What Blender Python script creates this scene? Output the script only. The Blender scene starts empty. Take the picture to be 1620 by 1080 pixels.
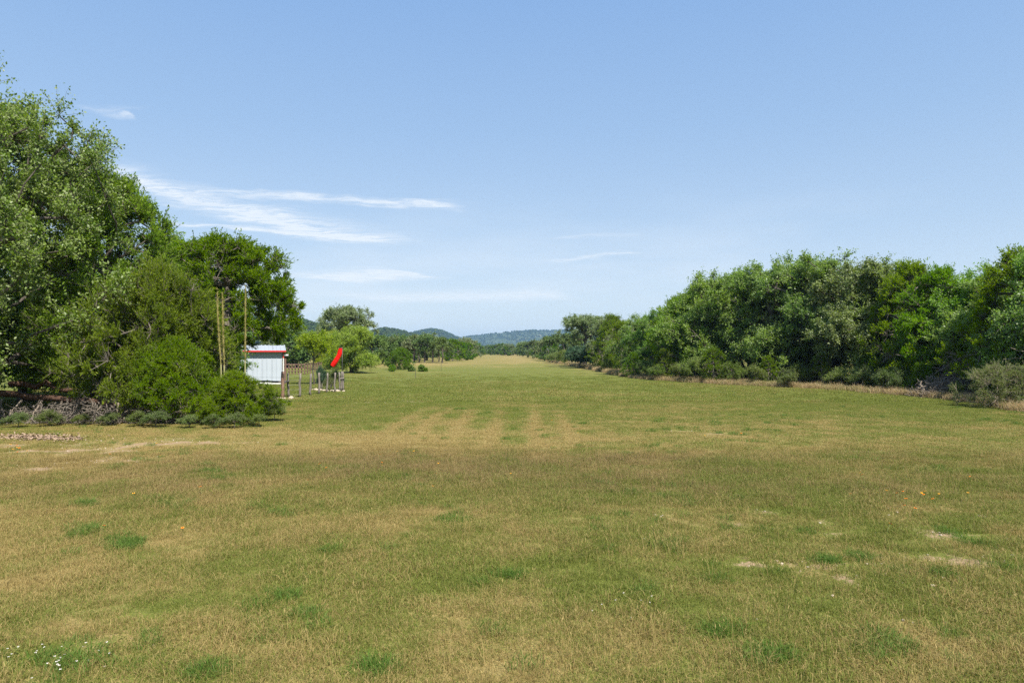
import bpy, math, random
import numpy as np
from mathutils import Vector, Quaternion

# ------------------------------------------------------------------ scene, camera, sky, sun
sc = bpy.context.scene
COL = sc.collection
R = math.radians

EYE = 2.4            # camera height, m
FPX = 1100.0         # focal length in photograph pixels (1620 wide)
HOR = 555.0          # photograph row of the horizon

cam = bpy.data.cameras.new('camera')
cam.sensor_width = 36.0
cam.lens = 36.0 * FPX / 1620.0
cam.clip_start = 0.1
cam.clip_end = 20000
cam_o = bpy.data.objects.new('camera', cam)
COL.objects.link(cam_o)
cam_o.location = (0, 0, EYE)
cam_o.rotation_euler = (R(90) + math.atan((HOR - 540) / FPX), 0, 0)
sc.camera = cam_o

SUN_EL = R(54)
SUN_AZ = math.atan2(0.48, -0.88)       # right of and behind the camera
S = Vector((math.sin(SUN_AZ) * math.cos(SUN_EL), math.cos(SUN_AZ) * math.cos(SUN_EL), math.sin(SUN_EL)))
sun = bpy.data.lights.new('sun', 'SUN')
sun.energy = 4.7
sun.angle = R(0.5)
sun.color = (1.0, 0.95, 0.86)
sun_o = bpy.data.objects.new('sun', sun)
COL.objects.link(sun_o)
sun_o.rotation_euler = (-S).to_track_quat('-Z', 'Y').to_euler()
sun_o.location = (30, -30, 60)

sc.view_settings.view_transform = 'Standard'
sc.view_settings.look = 'None'
sc.view_settings.exposure = 1.05
sc.view_settings.gamma = 1.0
sc.view_settings.use_curve_mapping = False
sc.render.engine = 'CYCLES'
cy = sc.cycles
cy.max_bounces = 6
cy.diffuse_bounces = 3
cy.glossy_bounces = 2
cy.transmission_bounces = 4
cy.transparent_max_bounces = 6
cy.volume_bounces = 0
cy.use_denoising = False
cy.sample_clamp_indirect = 6.0
cy.caustics_reflective = False
cy.caustics_refractive = False


class NT:
    """tiny helper for building node trees"""
    def __init__(self, tree):
        self.t = tree
        tree.nodes.clear()

    def n(self, kind, **kw):
        nd = self.t.nodes.new(kind)
        for k, v in kw.items():
            if k.startswith('_'):
                nd.inputs[k[1:].replace('_', ' ')].default_value = v
            else:
                setattr(nd, k, v)
        return nd

    def l(self, a, b):
        self.t.links.new(a, b)
        return b

    def put(self, v, sock):
        if isinstance(v, bpy.types.NodeSocket):
            self.t.links.new(v, sock)
        else:
            sock.default_value = v

    def m(self, op, a, b=0.0, c=0.0, clamp=False):
        nd = self.t.nodes.new('ShaderNodeMath')
        nd.operation = op
        nd.use_clamp = clamp
        self.put(a, nd.inputs[0])
        self.put(b, nd.inputs[1])
        if len(nd.inputs) > 2:
            self.put(c, nd.inputs[2])
        return nd.outputs[0]

    def vm(self, op, a, b=(0, 0, 0), scale=None):
        nd = self.t.nodes.new('ShaderNodeVectorMath')
        nd.operation = op
        self.put(a, nd.inputs[0])
        self.put(b, nd.inputs[1])
        if scale is not None:
            self.put(scale, nd.inputs['Scale'])
        return nd.outputs['Value'] if op in ('DOT_PRODUCT', 'LENGTH', 'DISTANCE') else nd.outputs[0]

    def mix(self, f, a, b, blend='MIX'):
        nd = self.t.nodes.new('ShaderNodeMix')
        nd.data_type = 'RGBA'
        nd.blend_type = blend
        self.put(f, nd.inputs[0])
        for v, i in ((a, 6), (b, 7)):
            if isinstance(v, tuple) and len(v) == 3:
                v = v + (1.0,)
            self.put(v, nd.inputs[i])
        return nd.outputs[2]

    def noise(self, vec, scale, detail=3.0, rough=0.55, dist=0.0):
        nd = self.t.nodes.new('ShaderNodeTexNoise')
        nd.inputs['Scale'].default_value = scale
        nd.inputs['Detail'].default_value = detail
        nd.inputs['Roughness'].default_value = rough
        nd.inputs['Distortion'].default_value = dist
        if vec is not None:
            self.t.links.new(vec, nd.inputs['Vector'])
        return nd.outputs[0]

    def ramp(self, fac, stops, interp='LINEAR'):
        nd = self.t.nodes.new('ShaderNodeValToRGB')
        cr = nd.color_ramp
        cr.interpolation = interp
        while len(cr.elements) < len(stops):
            cr.elements.new(0.5)
        for e, (p, c) in zip(cr.elements, stops):
            e.position = p
            e.color = (c if len(c) == 4 else tuple(c) + (1.0,)) if isinstance(c, tuple) else (c, c, c, 1.0)
        self.put(fac, nd.inputs[0])
        return nd.outputs[0]

    def map(self, v, a, b, c=0.0, d=1.0, smooth=False):
        nd = self.t.nodes.new('ShaderNodeMapRange')
        nd.interpolation_type = 'SMOOTHSTEP' if smooth else 'LINEAR'
        self.put(v, nd.inputs[0])
        for i, x in enumerate((a, b, c, d)):
            nd.inputs[i + 1].default_value = x
        return nd.outputs[0]


# ---- world: Nishita sky plus thin high cirrus laid on a cloud layer overhead
world = bpy.data.worlds.new('World')
sc.world = world
world.use_nodes = True
w = NT(world.node_tree)
sky = w.n('ShaderNodeTexSky', sky_type='NISHITA')
sky.sun_disc = False
sky.sun_elevation = SUN_EL
sky.sun_rotation = SUN_AZ
sky.altitude = 400
sky.air_density = 1.0
sky.dust_density = 0.8
sky.ozone_density = 1.0
tc = w.n('ShaderNodeTexCoord')
sep = w.n('ShaderNodeSeparateXYZ')
w.l(tc.outputs['Generated'], sep.inputs[0])
zc = w.m('MAXIMUM', sep.outputs['Z'], 0.012)
comb = w.n('ShaderNodeCombineXYZ')
w.l(w.m('DIVIDE', sep.outputs['X'], zc), comb.inputs[0])
w.l(w.m('DIVIDE', sep.outputs['Y'], zc), comb.inputs[1])
lay = comb.outputs[0]                                   # position on the cloud layer
rag = w.n('ShaderNodeTexNoise', noise_dimensions='2D')
rag.inputs['Scale'].default_value = 2.6
rag.inputs['Detail'].default_value = 5
w.l(lay, rag.inputs['Vector'])
warp = w.vm('ADD', lay, w.vm('SCALE', w.vm('SUBTRACT', rag.outputs['Color'], (0.5, 0.5, 0.5)), scale=0.42))
flat = w.vm('MULTIPLY', warp, (1, 1, 0))


def streak(A, B, width, amount, taper=0.3):
    A = Vector((A[0], A[1], 0)); B = Vector((B[0], B[1], 0)); AB = B - A
    rel = w.vm('SUBTRACT', flat, tuple(A))
    t = w.m('MULTIPLY', w.vm('DOT_PRODUCT', rel, tuple(AB)), 1.0 / AB.length_squared, clamp=True)
    d = w.vm('LENGTH', w.vm('SUBTRACT', rel, w.vm('SCALE', tuple(AB), scale=t)))
    edge = w.m('POWER', w.map(d, width * 1.5, 0.0, 0.0, 1.0, True), 1.3)
    ends = w.m('MINIMUM', w.map(t, 0.0, taper, 0.0, 1.0, True), w.map(t, 1.0, 1.0 - taper * 0.5, 0.0, 1.0, True))
    return w.m('MULTIPLY', w.m('MULTIPLY', edge, ends), amount)


fib = w.noise(w.vm('MULTIPLY', flat, (1.6, 7.0, 1)), 1.9, 8, 0.68)
fibm = w.map(fib, 0.32, 0.68, 0.12, 1.0, True)
parts = [streak((-2.45, 3.3), (-1.55, 6.5), 0.28, 0.70),
         streak((-2.15, 4.28), (-0.25, 4.85), 0.15, 0.60),
         streak((-1.95, 4.55), (-1.15, 6.6), 0.42, 0.38),
         streak((-3.0, 5.25), (-1.05, 6.3), 0.12, 0.85),
         streak((0.35, 7.9), (1.25, 6.9), 0.16, 0.40),
         streak((0.2, 6.2), (1.15, 5.9), 0.12, 0.16),
         streak((-2.75, 9.8), (-1.2, 8.8), 0.75, 0.85, 0.2),
         streak((-3.4, 13.5), (1.2, 12.2), 1.5, 0.62, 0.25),
         streak((-1.72, 2.88), (-1.52, 2.95), 0.10, 0.34)]
tot = parts[0]
for p in parts[1:]:
    tot = w.m('ADD', tot, p)
tot = w.m('MULTIPLY', tot, w.m('MULTIPLY', fibm, 1.5))
# faint milky veil that thickens towards the horizon in every direction
veil = w.noise(w.vm('MULTIPLY', tc.outputs['Generated'], (2.2, 2.2, 11)), 1.0, 5, 0.55)
low = w.map(sep.outputs['Z'], 0.26, 0.02, 0.0, 1.0, True)
tot = w.m('ADD', tot, w.m('MULTIPLY', w.map(veil, 0.42, 0.68, 0.0, 0.45, True), low))
tot = w.m('MINIMUM', tot, 0.8)
# thin even summer haze high in the air, the same all round the sky
air = w.ramp(sep.outputs['Z'], [(0.0, (.70, .79, .885)), (0.07, (.66, .765, .88)), (0.17, (.50, .66, .86)), (0.30, (.38, .575, .86)), (0.45, (.29, .50, .86)), (1.0, (.17, .36, .74))])
clear = w.mix(0.80, sky.outputs[0], w.vm('SCALE', air, scale=4.55))
skyc = w.mix(tot, clear, (4.6, 4.85, 5.1))
bg = w.n('ShaderNodeBackground')
bg.inputs['Strength'].default_value = 0.10
w.l(skyc, bg.inputs[0])
wo = w.n('ShaderNodeOutputWorld')
w.l(bg.outputs[0], wo.inputs[0])

# ------------------------------------------------------------------ small helpers
rng = np.random.default_rng(7)


def at(px, depth):
    """world X of something `depth` metres up the field, seen in column px of the photograph"""
    return (px - 810.0) / FPX * depth


def zat(py, depth):
    return EYE + (HOR - py) / FPX * depth


def _hash(ix, iy, s):
    h = (ix.astype(np.int64) * 374761393 + iy.astype(np.int64) * 668265263 + s * 974711) & 0x7fffffff
    h = ((h ^ (h >> 13)) * 1274126177) & 0x7fffffff
    return ((h ^ (h >> 16)) & 0xffff) / 65535.0


def vnoise(x, y, s=0):
    x = np.asarray(x, float); y = np.asarray(y, float)
    ix = np.floor(x); iy = np.floor(y)
    fx = x - ix; fy = y - iy
    fx = fx * fx * (3 - 2 * fx); fy = fy * fy * (3 - 2 * fy)
    ix = ix.astype(np.int64); iy = iy.astype(np.int64)
    a = _hash(ix, iy, s); b = _hash(ix + 1, iy, s); c = _hash(ix, iy + 1, s); d = _hash(ix + 1, iy + 1, s)
    return (a * (1 - fx) + b * fx) * (1 - fy) + (c * (1 - fx) + d * fx) * fy


def fbm(x, y, s=0, o=4):
    v = 0; a = 0.5; t = 0
    for k in range(o):
        v = v + a * vnoise(np.asarray(x) * 2 ** k, np.asarray(y) * 2 ** k, s + k * 17); t += a; a *= 0.5
    return v / t


def sstep(v, a, b):
    t = np.clip((np.asarray(v, float) - a) / (b - a), 0, 1)
    return t * t * (3 - 2 * t)


def gz(x, y):
    """height of the meadow"""
    near = np.exp(-np.maximum(np.asarray(y, float), 0) / 60.0)
    return 0.10 * (fbm(np.asarray(x) / 5.0, np.asarray(y) / 5.0, 3) - 0.5) * near + 0.05 * (vnoise(np.asarray(x) / 1.3, np.asarray(y) / 1.3, 9) - 0.5) * near


def bell(x, y, cx, cy, rx, ry):
    return np.exp(-(((x - cx) / rx) ** 2 + ((y - cy) / ry) ** 2))


SOILS = [(5.2, 7.85, .42, .22, 1.0), (4.75, 8.0, .25, .16, .7), (3.35, 7.9, .40, .18, .75), (2.85, 7.9, .35, .15, .8), (3.55, 7.4, .2, .2, .65),
         (5.6, 9.1, .30, .14, .9), (6.6, 9.0, .22, .12, .8), (4.3, 7.3, .35, .22, .6), (4.6, 5.6, .6, .3, .75), (3.0, 6.7, .3, .14, .5), (3.7, 6.3, .3, .2, .5),
         (-10.2, 14.2, 1.1, .4, 1.0), (-8.6, 15.0, .8, .4, .75), (-11.8, 13.3, 1.3, .45, .9), (-10.5, 16.6, 1.6, .6, .9), (-8.9, 18.2, 2.2, .45, .85), (-12.5, 17.6, 2.0, .5, .7),
         (-12.6, 13.5, .9, .5, .8), (-5.0, 32.6, .8, .4, .8), (-6.4, 32.2, .7, .3, .6), (-11.7, 35.1, 1.0, .5, .9), (-11.6, 33.2, 1.0, .4, .5), (8.3, 16.6, .5, .2, .6),
         (5.2, 21.0, .5, .2, .7), (6.0, 20.0, .5, .25, .6), (9.6, 11.5, .3, .15, .6), (1.2, 8.1, .15, .08, .6), (-3.2, 5.6, .4, .2, .4)]


_rs = random.Random(77)
SOILS += [(_rs.uniform(1.6, 7.2), _rs.uniform(5.2, 10.5), _rs.uniform(.10, .26), _rs.uniform(.08, .16), _rs.uniform(.55, .95)) for _ in range(34)]
SOILS += [(_rs.uniform(-13, -7), _rs.uniform(13.5, 19.5), _rs.uniform(.25, .6), _rs.uniform(.12, .25), _rs.uniform(.6, .9)) for _ in range(14)]


def soil(x, y):
    v = np.zeros_like(np.asarray(x, float))
    for cx, cy, rx, ry, a in SOILS:
        v = np.maximum(v, a * bell(x, y, cx, cy, rx * 1.15, ry * 1.3))
    return np.clip(1.15 * v * sstep(fbm(np.asarray(x) * 2.4, np.asarray(y) * 2.4, 31), .30, .62), 0, 1)


def band(x, y):
    """the unmown russet strip across the foreground"""
    wob = 1.5 * (fbm(x / 4.0, y / 4.0, 51) - 0.5)
    yy = y + wob
    patchy = sstep(fbm(x / 3.0, y / 2.0, 53), .30, .62)
    return sstep(yy, 10.0, 12.5) * (1 - sstep(yy, 15.2, 17.2)) * (.25 + .75 * bell(x, y, 1.0, 14, 8.0, 9.0)) * (.35 + .65 * patchy)


def straw(x, y):
    x = np.asarray(x, float); y = np.asarray(y, float)
    ly = np.log(np.maximum(y, 3.0))
    b = np.interp(ly, np.log([3, 6, 9, 11, 14, 17, 20, 25, 31, 38, 60, 90, 120, 180, 330, 2000]),
                  [.44, .42, .44, .48, .50, .54, .46, .26, .13, .07, .10, .20, .38, .58, .60, .5])
    n = fbm(x / 2.4, y / 2.4, 5) - 0.5
    n2 = fbm(x / 9.0, y / 6.0, 15) - 0.5
    n3 = fbm(x / 22.0, y / 3.2, 25) - 0.5
    far = sstep(y, 20, 60)
    n5 = fbm(x / 0.55, y / 0.55, 45, 3) - 0.5
    v = b + n * (0.70 - 0.3 * far) + n5 * 1.15 * (1 - far) + n2 * 0.45 + n3 * 0.5 * far
    # dry tractor lines before the strip
    dry = bell(x, y, -2.6, 19.0, 3.6, 3.2)
    v = v + 0.20 * dry
    for x0 in (-3.75, -2.85, -1.75, -.55, .75, 1.7):
        # lines run up the runway
        xx = x - x0 - 0.012 * (y - 20)
        v = v + 0.75 * np.exp(-(xx / 0.20) ** 2) * sstep(y, 17, 18.5) * (1 - sstep(y, 25 if x0 < 1 else 23, 31)) * (0.6 + 0.8 * vnoise(x * 3, y * .7, 71))
    # left of the field is drier close to the trees
    v = v + 0.22 * bell(x, y, -8, 15, 5, 7)
    # pale runway centre far off
    v = v + 0.22 * np.exp(-((x - 0.5) / 4.0) ** 2) * sstep(y, 90, 150)
    v = v + 0.5 * bell(x, y, -19, 122, 10, 16) + 0.3 * bell(x, y, 5.5, 40, 5, 6) * 0.4
    v = v + 0.55 * bell(x, y, 10.5, 88, 2.2, 8) + 0.35 * bell(x, y, 8.5, 130, 2, 15)
    return np.clip(v, 0.0, 1.0)


# ------------------------------------------------------------------ mesh helpers
def mesh_np(name, verts, faces, mats, attrs=None, smooth=False, mat_index=None):
    """verts (N,3); faces: list of (M,k) integer arrays"""
    verts = np.asarray(verts, np.float32)
    if isinstance(faces, np.ndarray):
        faces = [faces]
    faces = [np.asarray(f, np.int32) for f in faces if len(f)]
    me = bpy.data.meshes.new(name)
    me.vertices.add(len(verts))
    me.vertices.foreach_set('co', verts.ravel())
    if faces:
        loops = np.concatenate([f.ravel() for f in faces])
        tot = np.concatenate([np.full(len(f), f.shape[1], np.int32) for f in faces])
        start = np.concatenate([[0], np.cumsum(tot)[:-1]]).astype(np.int32)
        me.loops.add(len(loops))
        me.loops.foreach_set('vertex_index', loops)
        me.polygons.add(len(tot))
        me.polygons.foreach_set('loop_start', start)
        me.polygons.foreach_set('loop_total', tot)
        me.polygons.foreach_set('use_smooth', np.full(len(tot), bool(smooth)))
        if mat_index is not None:
            me.polygons.foreach_set('material_index', np.asarray(mat_index, np.int32))
    for k, (dom, typ, val) in (attrs or {}).items():
        a = me.attributes.new(k, typ, dom)
        a.data.foreach_set('value', np.asarray(val, np.float32 if typ == 'FLOAT' else np.int32).ravel())
    me.update(calc_edges=True)
    for m in (mats if isinstance(mats, (list, tuple)) else [mats]):
        me.materials.append(m)
    return me


def link(name, data, parent=None, loc=None, rz=None):
    o = bpy.data.objects.new(name, data)
    COL.objects.link(o)
    if parent is not None:
        o.parent = parent
    if loc is not None:
        o.location = loc
    if rz is not None:
        o.rotation_euler = (0, 0, rz)
    return o


def tag(o, label=None, cat=None, group=None, kind=None):
    for k, v in (('label', label), ('category', cat), ('group', group), ('kind', kind)):
        if v:
            o[k] = v
    return o


def empty(name, loc, rz=0.0, label=None, cat=None, group=None):
    o = link(name, None, None, loc, rz)
    o.empty_display_size = 0.3
    return tag(o, label, cat, group)


class MB:
    """collects tubes, boxes and lumps into one mesh"""
    def __init__(self):
        self.v = []; self.q = []; self.t = []; self.n = 0

    def add(self, v, q=None, t=None):
        v = np.asarray(v, float)
        if q is not None and len(q):
            self.q.append(np.asarray(q) + self.n)
        if t is not None and len(t):
            self.t.append(np.asarray(t) + self.n)
        self.v.append(v); self.n += len(v)
        return self

    def box(self, x0, x1, y0, y1, z0, z1):
        v = [(x, y, z) for z in (z0, z1) for (x, y) in ((x0, y0), (x1, y0), (x1, y1), (x0, y1))]
        return self.add(v, [(3, 2, 1, 0), (4, 5, 6, 7), (0, 1, 5, 4), (1, 2, 6, 5), (2, 3, 7, 6), (3, 0, 4, 7)])

    def tube(self, pts, rad, k=6, cap=True, jit=0.0, seed=0):
        pts = np.asarray(pts, float); n = len(pts)
        rad = np.full(n, rad, float) if np.isscalar(rad) else np.asarray(rad, float)
        rg = np.random.default_rng(seed)
        tan = np.gradient(pts, axis=0)
        tan /= np.linalg.norm(tan, axis=1)[:, None] + 1e-9
        ref = np.array([0, 0, 1.0]) if abs(tan[0][2]) < 0.8 else np.array([1.0, 0, 0])
        V = []
        ph = np.linspace(0, 2 * np.pi, k, endpoint=False)
        for i in range(n):
            a = np.cross(tan[i], ref); a /= np.linalg.norm(a) + 1e-9
            b = np.cross(tan[i], a)
            rr = rad[i] * (1 + jit * rg.uniform(-1, 1, k))
            V.append(pts[i] + rr[:, None] * (np.cos(ph)[:, None] * a + np.sin(ph)[:, None] * b))
        q = []
        for i in range(n - 1):
            for j in range(k):
                q.append((i * k + j, i * k + (j + 1) % k, (i + 1) * k + (j + 1) % k, (i + 1) * k + j))
        V = np.concatenate(V)
        t = []
        if cap:
            V = np.concatenate([V, [pts[0]], [pts[-1]]])
            for j in range(k):
                t.append((n * k, (j + 1) % k, j))
                t.append((n * k + 1, (n - 1) * k + j, (n - 1) * k + (j + 1) % k))
        return self.add(V, q, t)

    def mesh(self, name, mat, smooth=False):
        f = []
        if self.q: f.append(np.concatenate(self.q))
        if self.t: f.append(np.concatenate(self.t))
        return mesh_np(name, np.concatenate(self.v), f, mat, smooth=smooth)

    def build(self, name, mat, parent=None, smooth=False, loc=None):
        return link(name, self.mesh(name, mat, smooth), parent, loc)


# ------------------------------------------------------------------ materials
def mat(name):
    m = bpy.data.materials.new(name)
    m.use_nodes = True
    return m, NT(m.node_tree)


def finish(nt, shader):
    o = nt.n('ShaderNodeOutputMaterial')
    nt.l(shader, o.inputs[0])


def bsdf(nt, col, rough=0.8, spec=0.3, metal=0.0, normal=None):
    p = nt.n('ShaderNodeBsdfPrincipled')
    nt.put(col if isinstance(col, bpy.types.NodeSocket) else tuple(col) + (1.0,), p.inputs['Base Color'])
    nt.put(rough, p.inputs['Roughness'])
    p.inputs['Specular IOR Level'].default_value = spec
    p.inputs['Metallic'].default_value = metal
    if normal is not None:
        nt.l(normal, p.inputs['Normal'])
    return p.outputs[0]


def bump(nt, h, strength=0.4, dist=0.02):
    b = nt.n('ShaderNodeBump')
    b.inputs['Strength'].default_value = strength
    b.inputs['Distance'].default_value = dist
    nt.l(h, b.inputs['Height'])
    return b.outputs[0]


def leaf_mat(name, c_a, c_b, gloss=0.35, rough=0.45, trans=0.3, pale=None):
    """leaf colour varies from leaf to leaf (tint) and from tree to tree"""
    m, t = mat(name)
    a = t.n('ShaderNodeAttribute', attribute_name='tint')
    oi = t.n('ShaderNodeObjectInfo')
    col = t.mix(a.outputs['Fac'], c_a, c_b)
    hv = t.n('ShaderNodeHueSaturation')
    t.l(t.map(oi.outputs['Random'], 0, 1, 0.48, 0.515), hv.inputs['Hue'])
    t.l(t.map(t.m('FRACT', t.m('MULTIPLY', oi.outputs['Random'], 7.31)), 0, 1, 0.88, 1.15), hv.inputs['Value'])
    t.l(t.map(t.m('FRACT', t.m('MULTIPLY', oi.outputs['Random'], 3.7)), 0, 1, 0.95, 1.15), hv.inputs['Saturation'])
    t.l(col, hv.inputs['Color'])
    col = hv.outputs[0]
    if pale is not None:          # pale undersides
        g = t.n('ShaderNodeNewGeometry')
        col = t.mix(t.m('MULTIPLY', g.outputs['Backfacing'], 0.55), col, pale)
    p = bsdf(t, col, rough, gloss)
    tr = t.n('ShaderNodeBsdfTranslucent')
    t.l(t.mix(0.5, col, (1.0, 1.0, 0.35), 'MULTIPLY'), tr.inputs[0])
    t.l(t.mix(1.0, col, (1.9, 2.0, 0.9), 'MULTIPLY'), tr.inputs[0])
    mx = t.n('ShaderNodeMixShader')
    mx.inputs[0].default_value = trans
    t.l(p, mx.inputs[1]); t.l(tr.outputs[0], mx.inputs[2])
    finish(t, mx.outputs[0])
    return m


def bark_mat(name, a, b):
    m, t = mat(name)
    tcn = t.n('ShaderNodeTexCoord')
    v = t.vm('MULTIPLY', tcn.outputs['Object'], (1, 1, 0.25))
    nz = t.noise(v, 14, 5, 0.65)
    finish(t, bsdf(t, t.mix(t.map(nz, 0.3, 0.7), a, b), 0.95, 0.15, normal=bump(t, nz, 0.8, 0.03)))
    return m


M = {}
M['oak_leaf'] = leaf_mat('oak_leaf', (0.081, 0.163, 0.017), (0.215, 0.313, 0.051), 0.3, 0.45, 0.38, (0.19, 0.24, 0.11))
M['oak_leaf_near'] = leaf_mat('oak_leaf_near', (0.068, 0.118, 0.019), (0.218, 0.276, 0.066), 0.35, 0.46, 0.28, (0.20, 0.225, 0.10))
M['oak_grey'] = leaf_mat('oak_grey', (0.090, 0.129, 0.052), (0.207, 0.252, 0.095), 0.3, 0.45, 0.28, (0.2, 0.23, 0.13))
M['cedar_leaf'] = leaf_mat('cedar_leaf', (0.058, 0.118, 0.005), (0.169, 0.251, 0.010), 0.10, 0.6, 0.40)
M['cedar_dark'] = leaf_mat('cedar_dark', (0.045, 0.102, 0.006), (0.123, 0.204, 0.010), 0.10, 0.6, 0.36)
M['lime_leaf'] = leaf_mat('lime_leaf', (0.123, 0.181, 0.018), (0.287, 0.327, 0.044), 0.3, 0.5, 0.38)
M['shrub_leaf'] = leaf_mat('shrub_leaf', (0.064, 0.104, 0.019), (0.145, 0.189, 0.047), 0.3, 0.5, 0.3)
M['box_leaf'] = leaf_mat('box_leaf', (0.072, 0.144, 0.014), (0.168, 0.252, 0.030), 0.35, 0.45, 0.25)
M['teal_leaf'] = leaf_mat('teal_leaf', (0.022, 0.060, 0.030), (0.060, 0.115, 0.055), 0.4, 0.45, 0.2)
M['feather_leaf'] = leaf_mat('feather_leaf', (0.085, 0.131, 0.030), (0.178, 0.225, 0.068), 0.25, 0.55, 0.32)
M['far_leaf'] = leaf_mat('far_leaf', (0.053, 0.100, 0.023), (0.126, 0.173, 0.047), 0.25, 0.55, 0.15)
M['hill_leaf'] = leaf_mat('hill_leaf', (0.022, 0.045, 0.014), (0.060, 0.085, 0.026), 0.15, 0.6, 0.12)
M['oak_bark'] = bark_mat('oak_bark', (0.035, 0.028, 0.022), (0.14, 0.12, 0.10))
M['cedar_bark'] = bark_mat('cedar_bark', (0.07, 0.058, 0.045), (0.24, 0.205, 0.17))
M['dead_wood'] = bark_mat('dead_wood', (0.11, 0.085, 0.062), (0.33, 0.275, 0.22))
M['red_wood'] = bark_mat('red_wood', (0.030, 0.017, 0.012), (0.13, 0.075, 0.050))
M['post_wood'] = bark_mat('post_wood', (0.10, 0.085, 0.072), (0.24, 0.21, 0.18))
M['post_red'] = bark_mat('post_red', (0.14, 0.072, 0.045), (0.26, 0.18, 0.135))
M['brown_wood'] = bark_mat('brown_wood', (0.09, 0.05, 0.04), (0.22, 0.14, 0.11))


def plain(name, col, rough=0.6, spec=0.4, metal=0.0, var=0.15, scale=6.0):
    m, t = mat(name)
    tcn = t.n('ShaderNodeTexCoord')
    nz = t.noise(tcn.outputs['Object'], scale, 4, 0.6)
    d = tuple(c * (1 - var) for c in col)
    e = tuple(min(1, c * (1 + var)) for c in col)
    finish(t, bsdf(t, t.mix(t.map(nz, 0.3, 0.7), d, e), rough, spec, metal))
    return m


M['siding'] = plain('siding', (0.37, 0.41, 0.46), 0.55, 0.4, 0.0, 0.05, 1.5)
M['roofing'] = plain('roofing', (0.29, 0.315, 0.34), 0.55, 0.4, 0.0, 0.07, 1.0)
M['white_paint'] = plain('white_paint', (0.62, 0.62, 0.60), 0.5, 0.4, 0, 0.06)
M['red_trim'] = plain('red_trim', (0.50, 0.020, 0.022), 0.45, 0.4, 0, 0.1)
M['limestone'] = plain('limestone', (0.40, 0.33, 0.25), 0.95, 0.1, 0, 0.25, 9)
M['dark_iron'] = plain('dark_iron', (0.09, 0.085, 0.08), 0.55, 0.4, 0.6, 0.2)
M['wire'] = plain('wire', (0.22, 0.21, 0.20), 0.5, 0.5, 0.8, 0.2)
M['stalk_green'] = plain('stalk_green', (0.17, 0.165, 0.07), 0.7, 0.2, 0, 0.2)
M['stalk_bloom'] = plain('stalk_bloom', (0.19, 0.165, 0.055), 0.8, 0.1, 0, 0.3, 30)
M['blade_blue'] = plain('blade_blue', (0.13, 0.19, 0.10), 0.5, 0.4, 0, 0.25)
M['orange_petal'] = plain('orange_petal', (0.80, 0.24, 0.012), 0.6, 0.2, 0, 0.2, 60)
M['yellow_petal'] = plain('yellow_petal', (0.82, 0.42, 0.02), 0.6, 0.2, 0, 0.2, 60)
M['white_petal'] = plain('white_petal', (0.72, 0.70, 0.62), 0.7, 0.2, 0, 0.1, 60)
M['flower_eye'] = plain('flower_eye', (0.10, 0.03, 0.02), 0.8, 0.2, 0, 0.2, 60)
M['flower_stem'] = plain('flower_stem', (0.12, 0.17, 0.05), 0.7, 0.2, 0, 0.2)
M['litter'] = plain('litter', (0.27, 0.19, 0.13), 0.9, 0.2, 0, 0.45, 40)
M['roof_far'] = plain('roof_far', (0.35, 0.33, 0.32), 0.7, 0.3, 0, 0.1)
M['glass_dark'] = plain('glass_dark', (0.04, 0.05, 0.06), 0.1, 0.6, 0, 0.1)

# windsock cloth: thin, lets the light through
m, t = mat('windsock_cloth')
p = bsdf(t, (0.85, 0.016, 0.010), 0.7, 0.2)
tr = t.n('ShaderNodeBsdfTranslucent')
tr.inputs[0].default_value = (0.95, 0.03, 0.015, 1)
mx = t.n('ShaderNodeMixShader'); mx.inputs[0].default_value = 0.4
t.l(p, mx.inputs[1]); t.l(tr.outputs[0], mx.inputs[2])
finish(t, mx.outputs[0])
M['windsock_cloth'] = m

# colours of the living and the dry grass, shared by blades and by the turf under them
GREEN_A = (0.094, 0.122, 0.014)
GREEN_B = (0.176, 0.192, 0.040)
STRAW_A = (0.232, 0.166, 0.058)
STRAW_B = (0.370, 0.285, 0.112)
RUSSET = (0.165, 0.108, 0.056)
EARTH = (0.56, 0.42, 0.28)

m, t = mat('meadow')
geo = t.n('ShaderNodeNewGeometry')
pos = geo.outputs['Position']
aS = t.n('ShaderNodeAttribute', attribute_name='straw').outputs['Fac']
aE = t.n('ShaderNodeAttribute', attribute_name='soil').outputs['Fac']
aB = t.n('ShaderNodeAttribute', attribute_name='band').outputs['Fac']
n1 = t.noise(pos, 26, 3, 0.65)
n2 = t.noise(pos, 4.2, 4, 0.6)
n3 = t.noise(pos, 0.9, 4, 0.6)
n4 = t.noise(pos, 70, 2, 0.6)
loc = t.m('ADD', aS, t.m('ADD', t.m('MULTIPLY', t.m('SUBTRACT', n1, 0.5), 1.3), t.m('MULTIPLY', t.m('SUBTRACT', n2, 0.5), 0.9)))
loc = t.m('ADD', loc, t.m('MULTIPLY', t.m('SUBTRACT', n3, 0.5), 0.5))
green = t.mix(n2, GREEN_A, GREEN_B)
strw = t.mix(n1, STRAW_A, STRAW_B)
strw = t.mix(t.m('MULTIPLY', aB, 0.55), strw, RUSSET)
turf = t.mix(t.map(loc, 0.25, 0.75), green, strw)
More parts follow.
